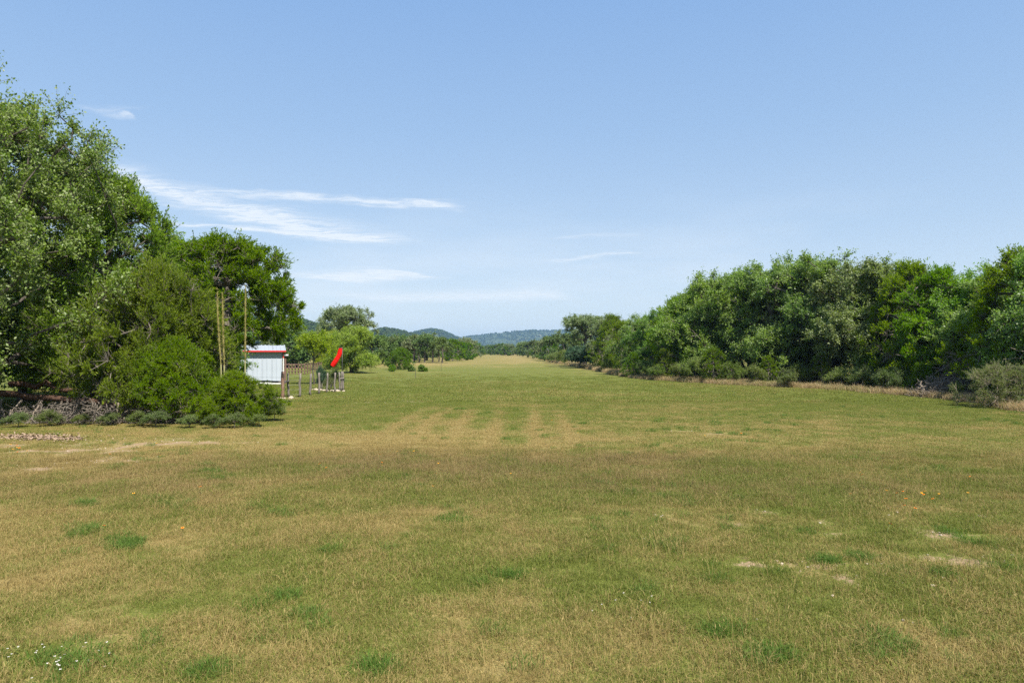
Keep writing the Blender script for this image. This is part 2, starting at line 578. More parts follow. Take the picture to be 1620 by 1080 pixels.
# dark speckle painted into the turf for the shade blades cast among themselves
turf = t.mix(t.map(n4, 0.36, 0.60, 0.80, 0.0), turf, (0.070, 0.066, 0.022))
eart = t.mix(n1, (0.17, 0.112, 0.068), (0.38, 0.265, 0.165))
em = t.map(t.m('ADD', aE, t.m('ADD', t.m('MULTIPLY', t.m('SUBTRACT', n1, 0.5), 1.5), t.m('MULTIPLY', t.m('SUBTRACT', n2, 0.5), 1.7))), 0.40, 0.72, 0, 0.9, True)
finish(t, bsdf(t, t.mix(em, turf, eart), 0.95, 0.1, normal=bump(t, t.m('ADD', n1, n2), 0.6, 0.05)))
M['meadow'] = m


def grass_mat(name, g_a, g_b, s_a, s_b, trans=0.25, bias=0.0):
    m, t = mat(name)
    rnd = t.n('ShaderNodeAttribute', attribute_name='rnd').outputs['Fac']
    st = t.n('ShaderNodeAttribute', attribute_name='straw', attribute_type='INSTANCER').outputs['Fac']
    bd = t.n('ShaderNodeAttribute', attribute_name='band', attribute_type='INSTANCER').outputs['Fac']
    isdry = t.map(t.m('SUBTRACT', t.m('ADD', st, bias), rnd), -0.06, 0.06)
    r2 = t.m('FRACT', t.m('MULTIPLY', rnd, 17.3))
    dry = t.mix(r2, s_a, s_b)
    dry = t.mix(t.m('MULTIPLY', bd, 0.62), dry, RUSSET)
    col = t.mix(isdry, t.mix(r2, g_a, g_b), dry)
    p = bsdf(t, col, 0.65, 0.2)
    tr = t.n('ShaderNodeBsdfTranslucent')
    t.l(t.mix(1.0, col, (1.5, 1.5, 1.0), 'MULTIPLY'), tr.inputs[0])
    mx = t.n('ShaderNodeMixShader'); mx.inputs[0].default_value = trans
    t.l(p, mx.inputs[1]); t.l(tr.outputs[0], mx.inputs[2])
    finish(t, mx.outputs[0])
    return m


M['grass'] = grass_mat('grass', GREEN_A, GREEN_B, STRAW_A, STRAW_B)
M['lush'] = grass_mat('lush', (0.055, 0.115, 0.014), (0.105, 0.175, 0.026), (0.11, 0.17, 0.03), (0.16, 0.20, 0.05), 0.3, -0.3)
M['hay'] = grass_mat('hay', (0.19, 0.20, 0.06), (0.27, 0.25, 0.10), (0.34, 0.23, 0.13), (0.56, 0.43, 0.26), 0.25)

# wooded hillside floor: scrub, dry grass, pale limestone ledges
m, t = mat('hillside')
geo = t.n('ShaderNodeNewGeometry')
pos = geo.outputs['Position']
a = t.noise(pos, 0.045, 5, 0.65)
b = t.noise(t.vm('MULTIPLY', pos, (1, 1, 3.0)), 0.012, 4, 0.6)
c = t.mix(t.map(a, 0.35, 0.65), (0.030, 0.050, 0.018), (0.065, 0.080, 0.032))
c = t.mix(t.map(t.m('ADD', t.m('MULTIPLY', a, 0.5), t.m('MULTIPLY', b, 0.5)), 0.60, 0.68), c, (0.34, 0.27, 0.21))
finish(t, bsdf(t, c, 0.95, 0.1))
M['hillside'] = m

# ------------------------------------------------------------------ ground: one sheet to the horizon
FAR = 6000.0


def spread(start, stop, step, grow):
    out = [start]
    while out[-1] < stop:
        step *= grow
        out.append(out[-1] + step)
    out[-1] = stop
    return out


xs_pos = list(np.arange(0, 23.01, 0.22)) + spread(23.2, FAR, 0.3, 1.22)
xs = np.array([-x for x in xs_pos[:0:-1]] + xs_pos)
ys = np.array([-FAR, -2000, -600, -200, -80, -40, -20, -10, -5, -2, 0, 1.5] + list(np.arange(2.6, 28, 0.22)) + spread(28.2, FAR, 0.3, 1.045))
gx, gy = np.meshgrid(xs, ys)
fx = gx.ravel(); fy = gy.ravel()
gv = np.stack([fx, fy, gz(fx, fy)], 1)
nx = len(xs); ny = len(ys)
ii, jj = np.meshgrid(np.arange(nx - 1), np.arange(ny - 1))
k0 = (jj * nx + ii).ravel()
gq = np.stack([k0, k0 + 1, k0 + 1 + nx, k0 + nx], 1)
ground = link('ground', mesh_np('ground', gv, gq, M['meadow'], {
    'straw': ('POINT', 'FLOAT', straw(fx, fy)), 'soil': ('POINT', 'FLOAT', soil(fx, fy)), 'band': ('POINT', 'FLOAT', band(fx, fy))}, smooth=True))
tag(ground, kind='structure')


# ------------------------------------------------------------------ hills
def hill(pts, y0, depth, amp, seed, foot=-3.0, nx=120, ny=40):
    """pts: (world x, crest height) along a ridge whose crest stands at distance y0"""
    px_ = np.array([p[0] for p in pts], float); ph = np.array([p[1] for p in pts], float)
    X = np.linspace(px_[0], px_[-1], nx); Y = np.linspace(y0 - depth, y0 + depth, ny)
    A, B = np.meshgrid(X, Y)
    crest = np.interp(A, px_, ph)
    k = 9
    ker = np.hanning(k); ker /= ker.sum()
    crest = np.apply_along_axis(lambda r: np.convolve(np.pad(r, k // 2, mode='edge'), ker, 'valid'), 1, crest)
    prof = np.exp(-((B - y0) / (0.48 * depth)) ** 2)
    edge = np.exp(-(depth / (0.48 * depth)) ** 2)
    prof = (prof - edge) / (1 - edge)
    Z = foot + (crest - foot) * prof + amp * (fbm(A / (depth * .30), B / (depth * .30), seed) - 0.5) * np.clip(prof * 2, 0, 1) * np.clip(crest / 20, 0, 1)
    v = np.stack([A.ravel(), B.ravel(), Z.ravel()], 1)
    i2, j2 = np.meshgrid(np.arange(nx - 1), np.arange(ny - 1))
    k0 = (j2 * nx + i2).ravel()
    o = link('hill', mesh_np('hill', v, np.stack([k0, k0 + 1, k0 + 1 + nx, k0 + nx], 1), M['hillside'], smooth=True))
    tag(o, kind='structure')
    return A, B, Z


def ridge(d, rows):
    return [(at(px, d), zat(py, d)) for px, py in rows]


HILLS = [
    hill(ridge(3600, [(560, 556), (640, 550), (700, 541), (730, 535), (760, 531), (790, 526.5), (830, 523), (850, 521.5), (870, 523.5), (900, 522), (960, 520), (1040, 522), (1150, 540), (1300, 556)]), 3600, 900, 16, 4, nx=200, ny=60),
    hill(ridge(2300, [(560, 556), (610, 545), (640, 533), (665, 525.5), (684, 521.5), (700, 524.5), (715, 531), (735, 540), (760, 548), (800, 556)]), 2300, 420, 10, 8),
    hill(ridge(1150, [(520, 556), (560, 540), (590, 528), (612, 523), (630, 526), (655, 533), (690, 546), (730, 556)]), 1150, 260, 7, 12),
    hill(ridge(760, [(230, 530), (330, 515), (400, 505), (455, 508), (490, 515), (530, 528), (580, 542), (640, 556)]), 760, 200, 6, 16),
]


# ------------------------------------------------------------------ trees
def unit(a):
    return a / (np.linalg.norm(a, axis=-1, keepdims=True) + 1e-9)


def leaf_quads(P, axis, nrm, L, W):
    """pointed leaves: centre line from P along axis, blade across"""
    side = unit(np.cross(nrm, axis))
    a = P
    c = P + axis * L[:, None]
    mid = P + axis * (L * 0.5)[:, None]
    b = mid + side * (W * 0.5)[:, None]
    d = mid - side * (W * 0.5)[:, None]
    v = np.stack([a, b, c, d], 1).reshape(-1, 3)
    q = np.arange(len(P) * 4).reshape(-1, 4)
    return v, q


def seg_tubes(A, B, ra, rb, k=5):
    d = unit(B - A)
    ref = np.where(np.abs(d[:, 2:3]) < 0.8, np.array([[0, 0, 1.0]]), np.array([[1.0, 0, 0]]))
    u = unit(np.cross(d, ref)); v = np.cross(d, u)
    ph = np.linspace(0, 2 * np.pi, k, endpoint=False)
    ring = np.cos(ph)[None, :, None] * u[:, None, :] + np.sin(ph)[None, :, None] * v[:, None, :]
    V = np.concatenate([A[:, None, :] + ring * ra[:, None, None], B[:, None, :] + ring * rb[:, None, None]], 1)
    n = len(A)
    base = (np.arange(n) * 2 * k)[:, None]
    j = np.arange(k)[None, :]
    q = np.stack([base + j, base + (j + 1) % k, base + k + (j + 1) % k, base + k + j], 2).reshape(-1, 4)
    return V.reshape(-1, 3), q


def skeleton(clumps, trunk, rg, tip=0.012, expo=2.35):
    """join every foliage clump to the nearest limb, then thicken by what each limb carries"""
    nodes = [np.array(p, float) for p in trunk]
    par = [-1] + list(range(len(trunk) - 1))
    plen = [0.0]
    for i in range(1, len(trunk)):
        plen.append(plen[-1] + np.linalg.norm(nodes[i] - nodes[i - 1]))
    top = nodes[-1]
    order = np.argsort(np.linalg.norm(clumps - top, axis=1))
    tips = []
    first = max(1, len(trunk) // 3)
    for ci in order:
        c = clumps[ci]
        N = np.array(nodes)
        dd = np.linalg.norm(N - c, axis=1) + 0.32 * np.array(plen)
        dd[:first] += 5
        j = int(np.argmin(dd))
        s = nodes[j]
        d = np.linalg.norm(c - s)
        ns = max(1, min(4, int(d / 0.5)))
        last = j
        bow = rg.normal(0, 0.10 * d, 3); bow[2] = abs(bow[2]) * 0.6
        for q in range(1, ns + 1):
            f = q / ns
            nodes.append(s + (c - s) * f + bow * math.sin(f * math.pi) + (rg.normal(0, 0.03 * d, 3) if q < ns else 0))
            par.append(last)
            plen.append(plen[last] + d / ns)
            last = len(nodes) - 1
        tips.append(last)
    n = len(nodes)
    acc = np.zeros(n)
    for tt in tips:
        acc[tt] += tip ** expo
    for i in range(n - 1, 0, -1):
        acc[par[i]] += max(acc[i], tip ** expo)
    return np.array(nodes), np.array(par), np.maximum(acc, tip ** expo) ** (1 / expo)


def make_tree(kind, seed, H, Rr, base, n_clump, n_twig, n_leaf, L, W, leaf, bark, clump=0.55, trunk_r=None, lean=(0, 0), lobes=None, tight=1.0, low=0.30, bare=0.0, top=0.5):
    rg = np.random.default_rng(seed)
    if kind == 'oak':
        nl = lobes or 9
        cs = []; rs = []
        for i in range(nl):
            a = i * 2.399 + rg.uniform(-.4, .4)
            rad = Rr * rg.uniform(0.30, 0.66)
            z = base + (H - base) * rg.uniform(low, 0.78)
            f = 1.0 - max(0, (z - base) / (H - base) - 0.45) * 0.9
            cs.append((math.cos(a) * rad * f, math.sin(a) * rad * f, z))
            rs.append((Rr * rg.uniform(.30, .46), (H - base) * rg.uniform(.20, .30)))
        cs.append((lean[0] * .5, lean[1] * .5, base + (H - base) * 0.76)); rs.append((Rr * .42, (H - base) * .24))
        cs = np.array(cs); rs = np.array(rs)
        C = []
        while len(C) < n_clump:
            i = rg.integers(len(cs))
            d = unit(rg.normal(0, 1, 3)); d[2] = d[2] if d[2] > -0.35 else -d[2] * 0.6
            q = rg.uniform(0.35, 1.0) ** 0.6
            p = cs[i] + d * np.array([rs[i][0], rs[i][0], rs[i][1]]) * q
            if p[2] > base * (0.85 + 0.3 * rg.random()):
                C.append(p)
    else:           # cedar: pointed, leafy to the ground, uneven outline
        C = []
        nb = 7
        ph = rg.uniform(0, 6.28, nb); am = rg.uniform(0.08, 0.30, nb)
        while len(C) < n_clump:
            h = rg.random() ** 1.05
            z = base + (H - base) * h
            a = rg.uniform(0, 2 * math.pi)
            prof = (min(1.0, (h + 0.16) / 0.34)) * (1 - h) ** top * 1.06 + 0.06
            lump = 1 + sum(am[k] * math.sin((k + 1) * a + ph[k] + h * 5) for k in range(nb)) * 0.8
            r = Rr * prof * lump * rg.uniform(0.42, 1.0) ** 0.45 * (rg.uniform(1.05, 1.28) if rg.random() < 0.10 else 1.0)
            C.append((math.cos(a) * r + lean[0] * h, math.sin(a) * r + lean[1] * h, z + 0.12 * r * rg.uniform(-.2, 1)))
    C = np.array(C)
    if kind == 'oak':
        th = max(base * 0.9, H * 0.22)
        tk = [(0, 0, -0.25), (0.02 * H * rg.normal(), 0.02 * H * rg.normal(), th * 0.4), (lean[0] * .4 + 0.03 * H * rg.normal(), lean[1] * .4 + .03 * H * rg.normal(), th), (lean[0] * .7, lean[1] * .7, H * 0.5)]
        nodes, par, rad = skeleton(C, tk, rg)
    else:
        tk = [(lean[0] * f, lean[1] * f, -0.2 + f * H * 0.9) for f in np.linspace(0, 1, 9)]
        nodes, par, rad = skeleton(C, tk, rg, tip=0.010)
    rad[0] *= 1.35
    if trunk_r:
        rad *= trunk_r / rad[1]
        rad = np.maximum(rad, 0.008)
    idx = np.arange(1, len(nodes))
    wv, wq = seg_tubes(nodes[par[idx]], nodes[idx], rad[par[idx]] * np.where(par[idx] == 0, 1, 0.98), rad[idx], 6)
    # twigs and leaves
    ctr = C.mean(0); ctr[2] = base + (H - base) * 0.35
    n = len(C)
    live = rg.random(n) >= bare
    csz = clump * rg.uniform(0.5, 1.5, n)
    tints = rg.uniform(0, 1, n)
    TC = np.repeat(C, n_twig, 0); ts = np.repeat(csz, n_twig); tt = np.repeat(tints, n_twig); tl = np.repeat(live, n_twig)
    out = unit(TC - ctr)
    if kind == 'oak':
        td = unit(rg.normal(0, 1, TC.shape) + out * 0.75 + np.array([0, 0, 0.35]))
    else:
        td = unit(rg.normal(0, 0.55, TC.shape) + out * np.array([.85, .85, .35]) + np.array([0, 0, 0.45]))
    tlen = ts * rg.uniform(0.45, 1.15, len(TC))
    tip = TC + td * tlen[:, None]
    sv, sq = seg_tubes(TC, tip, np.full(len(TC), 0.007 if L < .12 else 0.012), np.full(len(TC), 0.003), 3)
    wood = mesh_np(kind + '_wood', np.concatenate([wv, sv]), np.concatenate([wq, sq + len(wv)]), bark)
    TC, td, tlen, tt = TC[tl], td[tl], tlen[tl], tt[tl]
    f = rg.uniform(0.18, 1.05, (len(TC), n_leaf))
    P = TC[:, None, :] + td[:, None, :] * (tlen[:, None] * f)[:, :, None]
    P = P.reshape(-1, 3)
    D = np.repeat(td, n_leaf, 0)
    N = len(P)
    if kind == 'oak':
        P = P + rg.normal(0, 0.055 * clump / 0.55 * tight, (N, 3))
        ax = unit(D * 0.5 + rg.normal(0, 1, (N, 3)) * 0.9)
        nr = unit(rg.normal(0, 0.75, (N, 3)) + np.array([0.10, -0.10, 0.75]))
    else:
        P = P + rg.normal(0, 0.028 * clump / 0.5 * tight, (N, 3))
        ax = unit(D + rg.normal(0, 0.48, (N, 3)))
        nr = unit(rg.normal(0, 1, (N, 3)))
    sz = rg.uniform(0.65, 1.3, N)
    lv, lq = leaf_quads(P, ax, nr, L * sz, W * sz)
    tint = np.clip(0.45 * np.repeat(tt, n_leaf) + 0.55 * rg.random(N), 0, 1)
    crown = mesh_np(kind + '_crown', lv, lq, leaf, {'tint': ('FACE', 'FLOAT', tint)})
    return wood, crown


def plant_tree(src, name, x, y, rz=0.0, s=1.0, sz=None, label=None, cat='tree', group=None, parts=('trunk', 'crown')):
    z = float(gz(x, y))
    e = empty(name, (x, y, z), rz, label, cat, group)
    e.scale = (s, s, sz if sz else s)
    link(parts[0], src[0], e)
    link(parts[1], src[1], e)
    return e


# prototypes ---------------------------------------------------------------
OAK_NEAR = make_tree('oak', 11, 11.3, 6.2, .75, 620, 15, 21, .102, .055, M['oak_leaf_near'], M['oak_bark'], 0.72, 0.30, lobes=22, low=.08)
CED_FRONT = make_tree('cedar', 21, 5.2, 3.25, 0.25, 540, 15, 21, .120, .036, M['cedar_leaf'], M['cedar_bark'], 0.55, 0.16, top=0.62, bare=0.06)
CED_TALL = make_tree('cedar', 23, 8.6, 3.0, 0.8, 480, 15, 18, .125, .038, M['cedar_leaf'], M['cedar_bark'], 0.62, 0.2, top=0.6, bare=0.05)
CED_SHED = make_tree('cedar', 29, 7.2, 2.55, 2.65, 480, 14, 19, .130, .042, M['cedar_dark'], M['cedar_bark'], 0.55, 0.2, top=0.38, bare=0.07)
OAKS = [make_tree('oak', 100 + i, 9.0, 4.4, .55 + .25 * (i % 3), 250, 12, 18, .14, .080, M['oak_leaf'] if i != 2 else M['oak_grey'], M['oak_bark'], 0.70, 0.26, lean=(.5 * math.cos(i * 2), .5 * math.sin(i * 2)), lobes=13 + i % 3, low=.10) for i in range(4)]
CEDS = [make_tree('cedar', 200 + i, 6.6, 2.5, 0.3, 230, 12, 15, .15, .046, M['cedar_leaf'] if i != 1 else M['cedar_dark'], M['cedar_bark'], 0.55, 0.16, top=0.55, bare=0.08) for i in range(3)]
FAR_OAKS = [make_tree('oak', 300 + i, 7.0, 4.0, 1.6, 80, 8, 11, .30, .18, M['oak_grey'] if i == 1 else M['far_leaf'], M['oak_bark'], 0.75, 0.22, lobes=8) for i in range(3)]
FAR_LOW = [make_tree('oak', 340 + i, 6.6, 4.0, 0.35, 95, 8, 11, .30, .18, M['oak_grey'] if i == 1 else M['far_leaf'], M['oak_bark'], 0.75, 0.2, lobes=11, low=.08) for i in range(3)]
FAR_CEDS = [make_tree('cedar', 320 + i, 5.6, 2.3, 0.2, 80, 8, 11, .28, .13, M['cedar_dark'], M['cedar_bark'], 0.6, 0.14, top=0.5) for i in range(2)]
MESQ = make_tree('oak', 401, 5.0, 3.7, 0.25, 290, 13, 17, .16, .055, M['lime_leaf'], M['oak_bark'], 0.70, 0.2, lobes=15, low=.06, lean=(.6, 0))
SAPLING = make_tree('oak', 403, 3.6, 1.55, 1.15, 110, 11, 14, .10, .045, M['lime_leaf'], M['oak_bark'], 0.42, 0.05, lobes=7)
BIG_OAK = make_tree('oak', 407, 9.4, 5.6, 2.6, 170, 12, 17, .20, .11, M['oak_grey'], M['oak_bark'], 0.85, 0.36, lobes=12)
SHRUBS = [make_tree('oak', 500 + i, 1.6, 1.1, 0.1, 60, 10, 14, .075, .036, M['shrub_leaf'] if i != 1 else M['feather_leaf'], M['cedar_bark'], 0.34, 0.03, lobes=6) for i in range(3)]
FEATHER = make_tree('cedar', 511, 1.9, 1.25, 0.08, 120, 12, 14, .075, .018, M['feather_leaf'], M['dead_wood'], 0.42, 0.035, top=0.35)
TEAL = make_tree('oak', 515, 2.4, 2.6, 0.1, 110, 11, 14, .15, .085, M['teal_leaf'], M['oak_bark'], 0.5, 0.06, lobes=8)
ROUND = make_tree('oak', 521, 0.80, 0.46, 0.02, 170, 8, 12, .07, .045, M['box_leaf'], M['oak_bark'], 0.12, 0.02, lobes=26, low=.08)

# the stand on the left -----------------------------------------------------
plant_tree(OAK_NEAR, 'live_oak', -18.9, 23.9, 2.2, 1.0, 1.10, 'tallest live oak, glossy leaves sweeping over the fallen trunk', 'tree')
plant_tree(CED_FRONT, 'cedar_tree', at(246, 25.0), 25.0, 0.3, .72, 0.98, 'low wide cedar spreading to the ground beside the dead brush', 'tree')
plant_tree(CED_FRONT, 'cedar_tree', at(280, 23.9), 23.9, 4.1, 0.46, 0.50, 'mid-sized cedar stepping down between the low wide cedar and the smallest one', 'tree')
plant_tree(CED_FRONT, 'cedar_tree', at(372, 23.4), 23.4, 2.3, 0.36, 0.30, 'smallest young cedar bush before the shed and tall flower stalks', 'tree')
plant_tree(CED_TALL, 'cedar_tree', at(172, 27.5), 27.5, 1.1, 1.0, 1.05, 'tall pointed cedar between the big live oak and the low cedar', 'tree')
plant_tree(CED_SHED, 'cedar_tree', at(358, 31), 31, 0.0, 0.97, 0.98, 'dark round cedar with raised crown overhanging the metal shed', 'tree')
plant_tree(CED_TALL, 'cedar_tree', at(265, 33), 33, 2.6, 0.9, 0.86, 'cedar hemmed in between the tall and the dark cedar', 'tree')
for i, (px, d, s, sz, k, rz) in enumerate([(40, 33, 1.0, .95, 0, .2), (140, 36, 1.0, .85, 1, 1.4), (235, 30, .62, .66, 2, 2.2), (225, 40, .95, .8, 3, 3.0), (-60, 31, 1.1, 1.1, 1, 4.0), (310, 42, .85, .68, 0, 5.0), (-160, 26, 1.0, 1.0, 3, .7)]):
    plant_tree(OAKS[k], 'live_oak', at(px, d), d, rz, s, sz, 'live oak in the thicket behind the cedars and fallen trunk', 'tree', 'live oaks in the thicket behind the cedars')

# the wood on the right: front row, then rows behind --------------------------
ORD = ['first', 'second', 'third', 'fourth', 'fifth', 'sixth', 'seventh', 'eighth', 'ninth', 'tenth', 'eleventh', 'twelfth', 'thirteenth', 'fourteenth', 'fifteenth']
GR = 'oaks of the dense wood across the field from the shed'
GC = 'cedars of the dense wood across the field from the shed'
front = [(1008, 70, 5.9, 'o', 1), (1040, 66, 6.4, 'o', 0), (1072, 61, 6.6, 'c', 0), (1095, 60, 8.0, 'o', 3), (1128, 58, 8.8, 'o', 1), (1175, 57, 9.5, 'o', 0),
         (1222, 54, 9.3, 'o', 3), (1268, 53, 9.5, 'o', 1), (1312, 51, 9.6, 'o', 0), (1352, 48, 8.9, 'o', 2), (1398, 46, 8.4, 'o', 3), (1440, 43, 7.3, 'c', 0),
         (1490, 41, 6.9, 'c', 2), (1535, 40, 7.0, 'o', 1), (1580, 37, 6.8, 'o', 0), (1612, 34.5, 6.9, 'c', 0), (1665, 33, 7.3, 'o', 3), (1740, 31, 7.5, 'o', 1), (1830, 28, 7.0, 'c', 1)]
for i, (px, d, h, k, v) in enumerate(front):
    src = OAKS[v] if k == 'o' else CEDS[v]
    h0 = 9.0 if k == 'o' else 6.6
    s = h / h0
    plant_tree(src, 'live_oak' if k == 'o' else 'cedar_tree', at(px, d), d, i * 1.7, min(s * 1.02, 1.05), s,
               '%s %s in the outer row of the wood, counting from the grey-green oak' % (ORD[sum(1 for r in front[:i] if r[3] == k)], 'live oak' if k == 'o' else 'cedar'), 'tree', GR if k == 'o' else GC)
rg = random.Random(5)
for i in range(58):
    d = rg.uniform(38, 100)
    lo = np.interp(d, [30, 38, 46, 52, 60, 75, 98], [25, 26, 25, 22.5, 17.5, 15, 15.5])
    x = lo + rg.uniform(2.0, 16) * (0.6 + d / 120)
    px = 810 + x / d * FPX
    if px > 1780:
        continue
    topy = np.interp(px, [900, 1000, 1060, 1110, 1160, 1300, 1420, 1480, 1560, 1620, 1700], [515, 502, 482, 445, 420, 412, 425, 445, 440, 405, 395])
    h = min(10.0, max(5.0, zat(topy, d) * rg.uniform(0.82, 0.98)))
    v = rg.randrange(4)
    ced = rg.random() < 0.18
    src = CEDS[v % 3] if ced else OAKS[v]
    s = h / (6.6 if ced else 9.0)
    plant_tree(src, 'cedar_tree' if ced else 'live_oak', x, d, rg.uniform(0, 6.3), min(s, 1.1), s,
               'cedar standing deep in the dense wood behind its outer row' if ced else 'live oak standing deep in the dense wood behind its outer row', 'tree',
               'cedars inside the wood' if ced else 'live oaks inside the wood')

# the oak that stands out of the wood, with the dark shrub beneath
plant_tree(BIG_OAK, 'live_oak', at(930, 101), 104, 1.0, .82, .83, 'grey-green spreading live oak over a dark blue-green shrub at the wood end', 'tree')
plant_tree(TEAL, 'shrub', at(940, 97), 97, .4, 1.35, 1.35, 'dark blue-green shrub beneath the grey-green live oak', 'shrub', parts=('stem', 'foliage'))
plant_tree(TEAL, 'shrub', at(917, 100), 100, 2.4, 1.0, 1.1, 'smaller dark blue-green shrub beneath the grey-green live oak', 'shrub', parts=('stem', 'foliage'))
plant_tree(CEDS[0], 'cedar_tree', at(968, 88), 88, 1.0, .95, .98, 'bright cedar at the corner of the wood beside the grey-green oak', 'tree')
plant_tree(CEDS[2], 'cedar_tree', at(985, 78), 79, 2.0, .8, .82, 'rounded cedar at the corner of the wood behind tan grass', 'tree')
plant_tree(OAKS[2], 'live_oak', at(975, 92), 95, 2.0, .85, .78, 'pale live oak rising behind the bright corner cedar', 'tree')

# trees along the right of the runway further off, the far wood and the groves on the left
for i, (px, d, s, k) in enumerate([(836, 270, .95, 0), (845, 235, .95, 2), (852, 215, .85, 'c'), (860, 190, .95, 1), (868, 172, .9, 'c'), (876, 165, 1.0, 0), (884, 150, .85, 'c'), (893, 142, .9, 2), (905, 135, .9, 0), (888, 190, 1.05, 1), (873, 220, 1.1, 0), (900, 165, 1.0, 2), (856, 250, 1.0, 1), (915, 150, 1, 1)]):
    src = FAR_CEDS[i % 2] if k == 'c' else FAR_LOW[k]
    plant_tree(src, 'cedar_tree' if k == 'c' else 'live_oak', at(px, d), d, i * 1.3, s * .95, s * .92,
               'small cedar lining the far runway past the grey-green oak' if k == 'c' else 'small live oak lining the far runway past the grey-green oak', 'tree',
               'cedars lining the far runway' if k == 'c' else 'live oaks lining the far runway')
for i, (px, d, s) in enumerate([(878, 128, .8), (885, 124, .55), (893, 118, .9), (900, 112, .7), (872, 140, .7)]):
    plant_tree(SHRUBS[i % 3], 'shrub', at(px, d), d, i, s * 1.8, s * 1.6, 'pale green shrub at the foot of the trees by the far runway', 'shrub', 'shrubs by the far runway', ('stem', 'foliage'))
rg = random.Random(9)
for i in range(64):
    d = rg.uniform(335, 560)
    px = rg.uniform(690, 860)
    if d < 360 and 770 < px < 790:
        d += 20
    s = rg.uniform(.75, 1.12)
    k = rg.randrange(5)
    src = FAR_LOW[k] if k < 3 else FAR_CEDS[k - 3]
    plant_tree(src, 'live_oak' if k < 3 else 'cedar_tree', at(px, d), d, rg.uniform(0, 6.3), s * 1.25, s,
               'dark tree in the far wood closing the end of the runway', 'tree', 'trees of the far wood closing the runway')
for i in range(46):
    d = rg.uniform(165, 330)
    px = rg.uniform(470, 742)
    if px > 700: d = max(d, 200)
    s = rg.uniform(.75, 1.05)
    k = rg.randrange(4)
    src = FAR_LOW[k] if k < 3 else FAR_CEDS[0]
    plant_tree(src, 'live_oak' if k < 3 else 'cedar_tree', at(px, d), d, rg.uniform(0, 6.3), s * 1.2, s * (1.0 if d < 230 else 1.12),
               'tree in the low wood behind the grove at the foot of the hills', 'tree', 'trees of the low wood behind the grove')
for i, (px, d, s, sx) in enumerate([(640, 150, .92, .8), (655, 146, .96, .85), (663, 150, .9, .8), (672, 142, .95, .85), (684, 146, .9, .85), (655, 158, 1.0, .9), (625, 155, .95, .9), (694, 152, .8, .75)]):
    plant_tree(FAR_OAKS[i % 3], 'live_oak', at(px, d), d, i * 2.1, sx * .9, s * .82, 'live oak with bare lower trunk in the grove above tan grass', 'tree', 'live oaks of the grove above tan grass')
plant_tree(FAR_OAKS[2], 'live_oak', at(700, 138), 138, 1.4, .66, .70, 'single small live oak with leaning trunk on the tan grass', 'tree')
for i, (px, d, s) in enumerate([(716, 165, .95), (724, 172, .9), (733, 180, .85), (741, 200, .85)]):
    plant_tree(FAR_CEDS[i % 2], 'cedar_tree', at(px, d), d, i * 1.9, s, s * .9, 'dark cedar in the row ending at the runway edge', 'tree', 'cedars in the row ending at the runway')
plant_tree(CED_FRONT, 'juniper_bush', at(633, 90), 90, .7, .52, .50, 'broad dark juniper bush behind the clipped round shrubs', 'shrub', parts=('stem', 'foliage'))
plant_tree(BIG_OAK, 'live_oak', at(546, 112), 112, 2.2, 1.0, 1.02, 'big open-crowned live oak rising behind the lime-green trees', 'tree')
plant_tree(MESQ, 'mesquite_tree', at(556, 76), 76, .5, .95, .98, 'wide lime-green mesquite with dark leaning trunk on the lawn', 'tree')
plant_tree(MESQ, 'mesquite_tree', at(523, 92), 92, 2.9, .8, .95, 'lime-green mesquite half hidden behind the lawn sapling', 'tree')
plant_tree(SAPLING, 'young_tree', at(497, 50), 50, .9, 1.0, 1.0, 'slim young lime-green tree on the lawn past the wire fence', 'tree')
for i, (px, d, s, k) in enumerate([(470, 105, .95, 0), (455, 98, .95, 2), (480, 130, 1.0, 1), (500, 125, .9, 0), (440, 110, 1.1, 1), (515, 140, 1.0, 2), (590, 120, .8, 0), (605, 128, .85, 2)]):
    plant_tree(FAR_LOW[k], 'live_oak', at(px, d), d, i * 1.1, s * 1.05, s * .86, 'live oak of the belt behind the brown pen fence', 'tree', 'live oaks behind the brown pen fence')
for i, (px, d, s) in enumerate([(621, 81, 1.0), (651, 82, .92)]):
    plant_tree(ROUND, 'round_shrub', at(px, d), d, i * 1.3, s, s, 'clipped ball-shaped green shrub standing singly on the lawn edge', 'shrub', 'single ball shrubs on the lawn', ('stem', 'foliage'))
plant_tree(ROUND, 'round_shrub', at(667.5, 81), 81, 2.0, 1.05, 1.0, 'clipped ball-shaped shrub touching a smaller ball shrub', 'shrub', parts=('stem', 'foliage'))
plant_tree(ROUND, 'round_shrub', at(673.5, 80.5), 80.5, 3.0, .55, .6, 'smallest clipped ball shrub leaning on its larger neighbour', 'shrub', parts=('stem', 'foliage'))

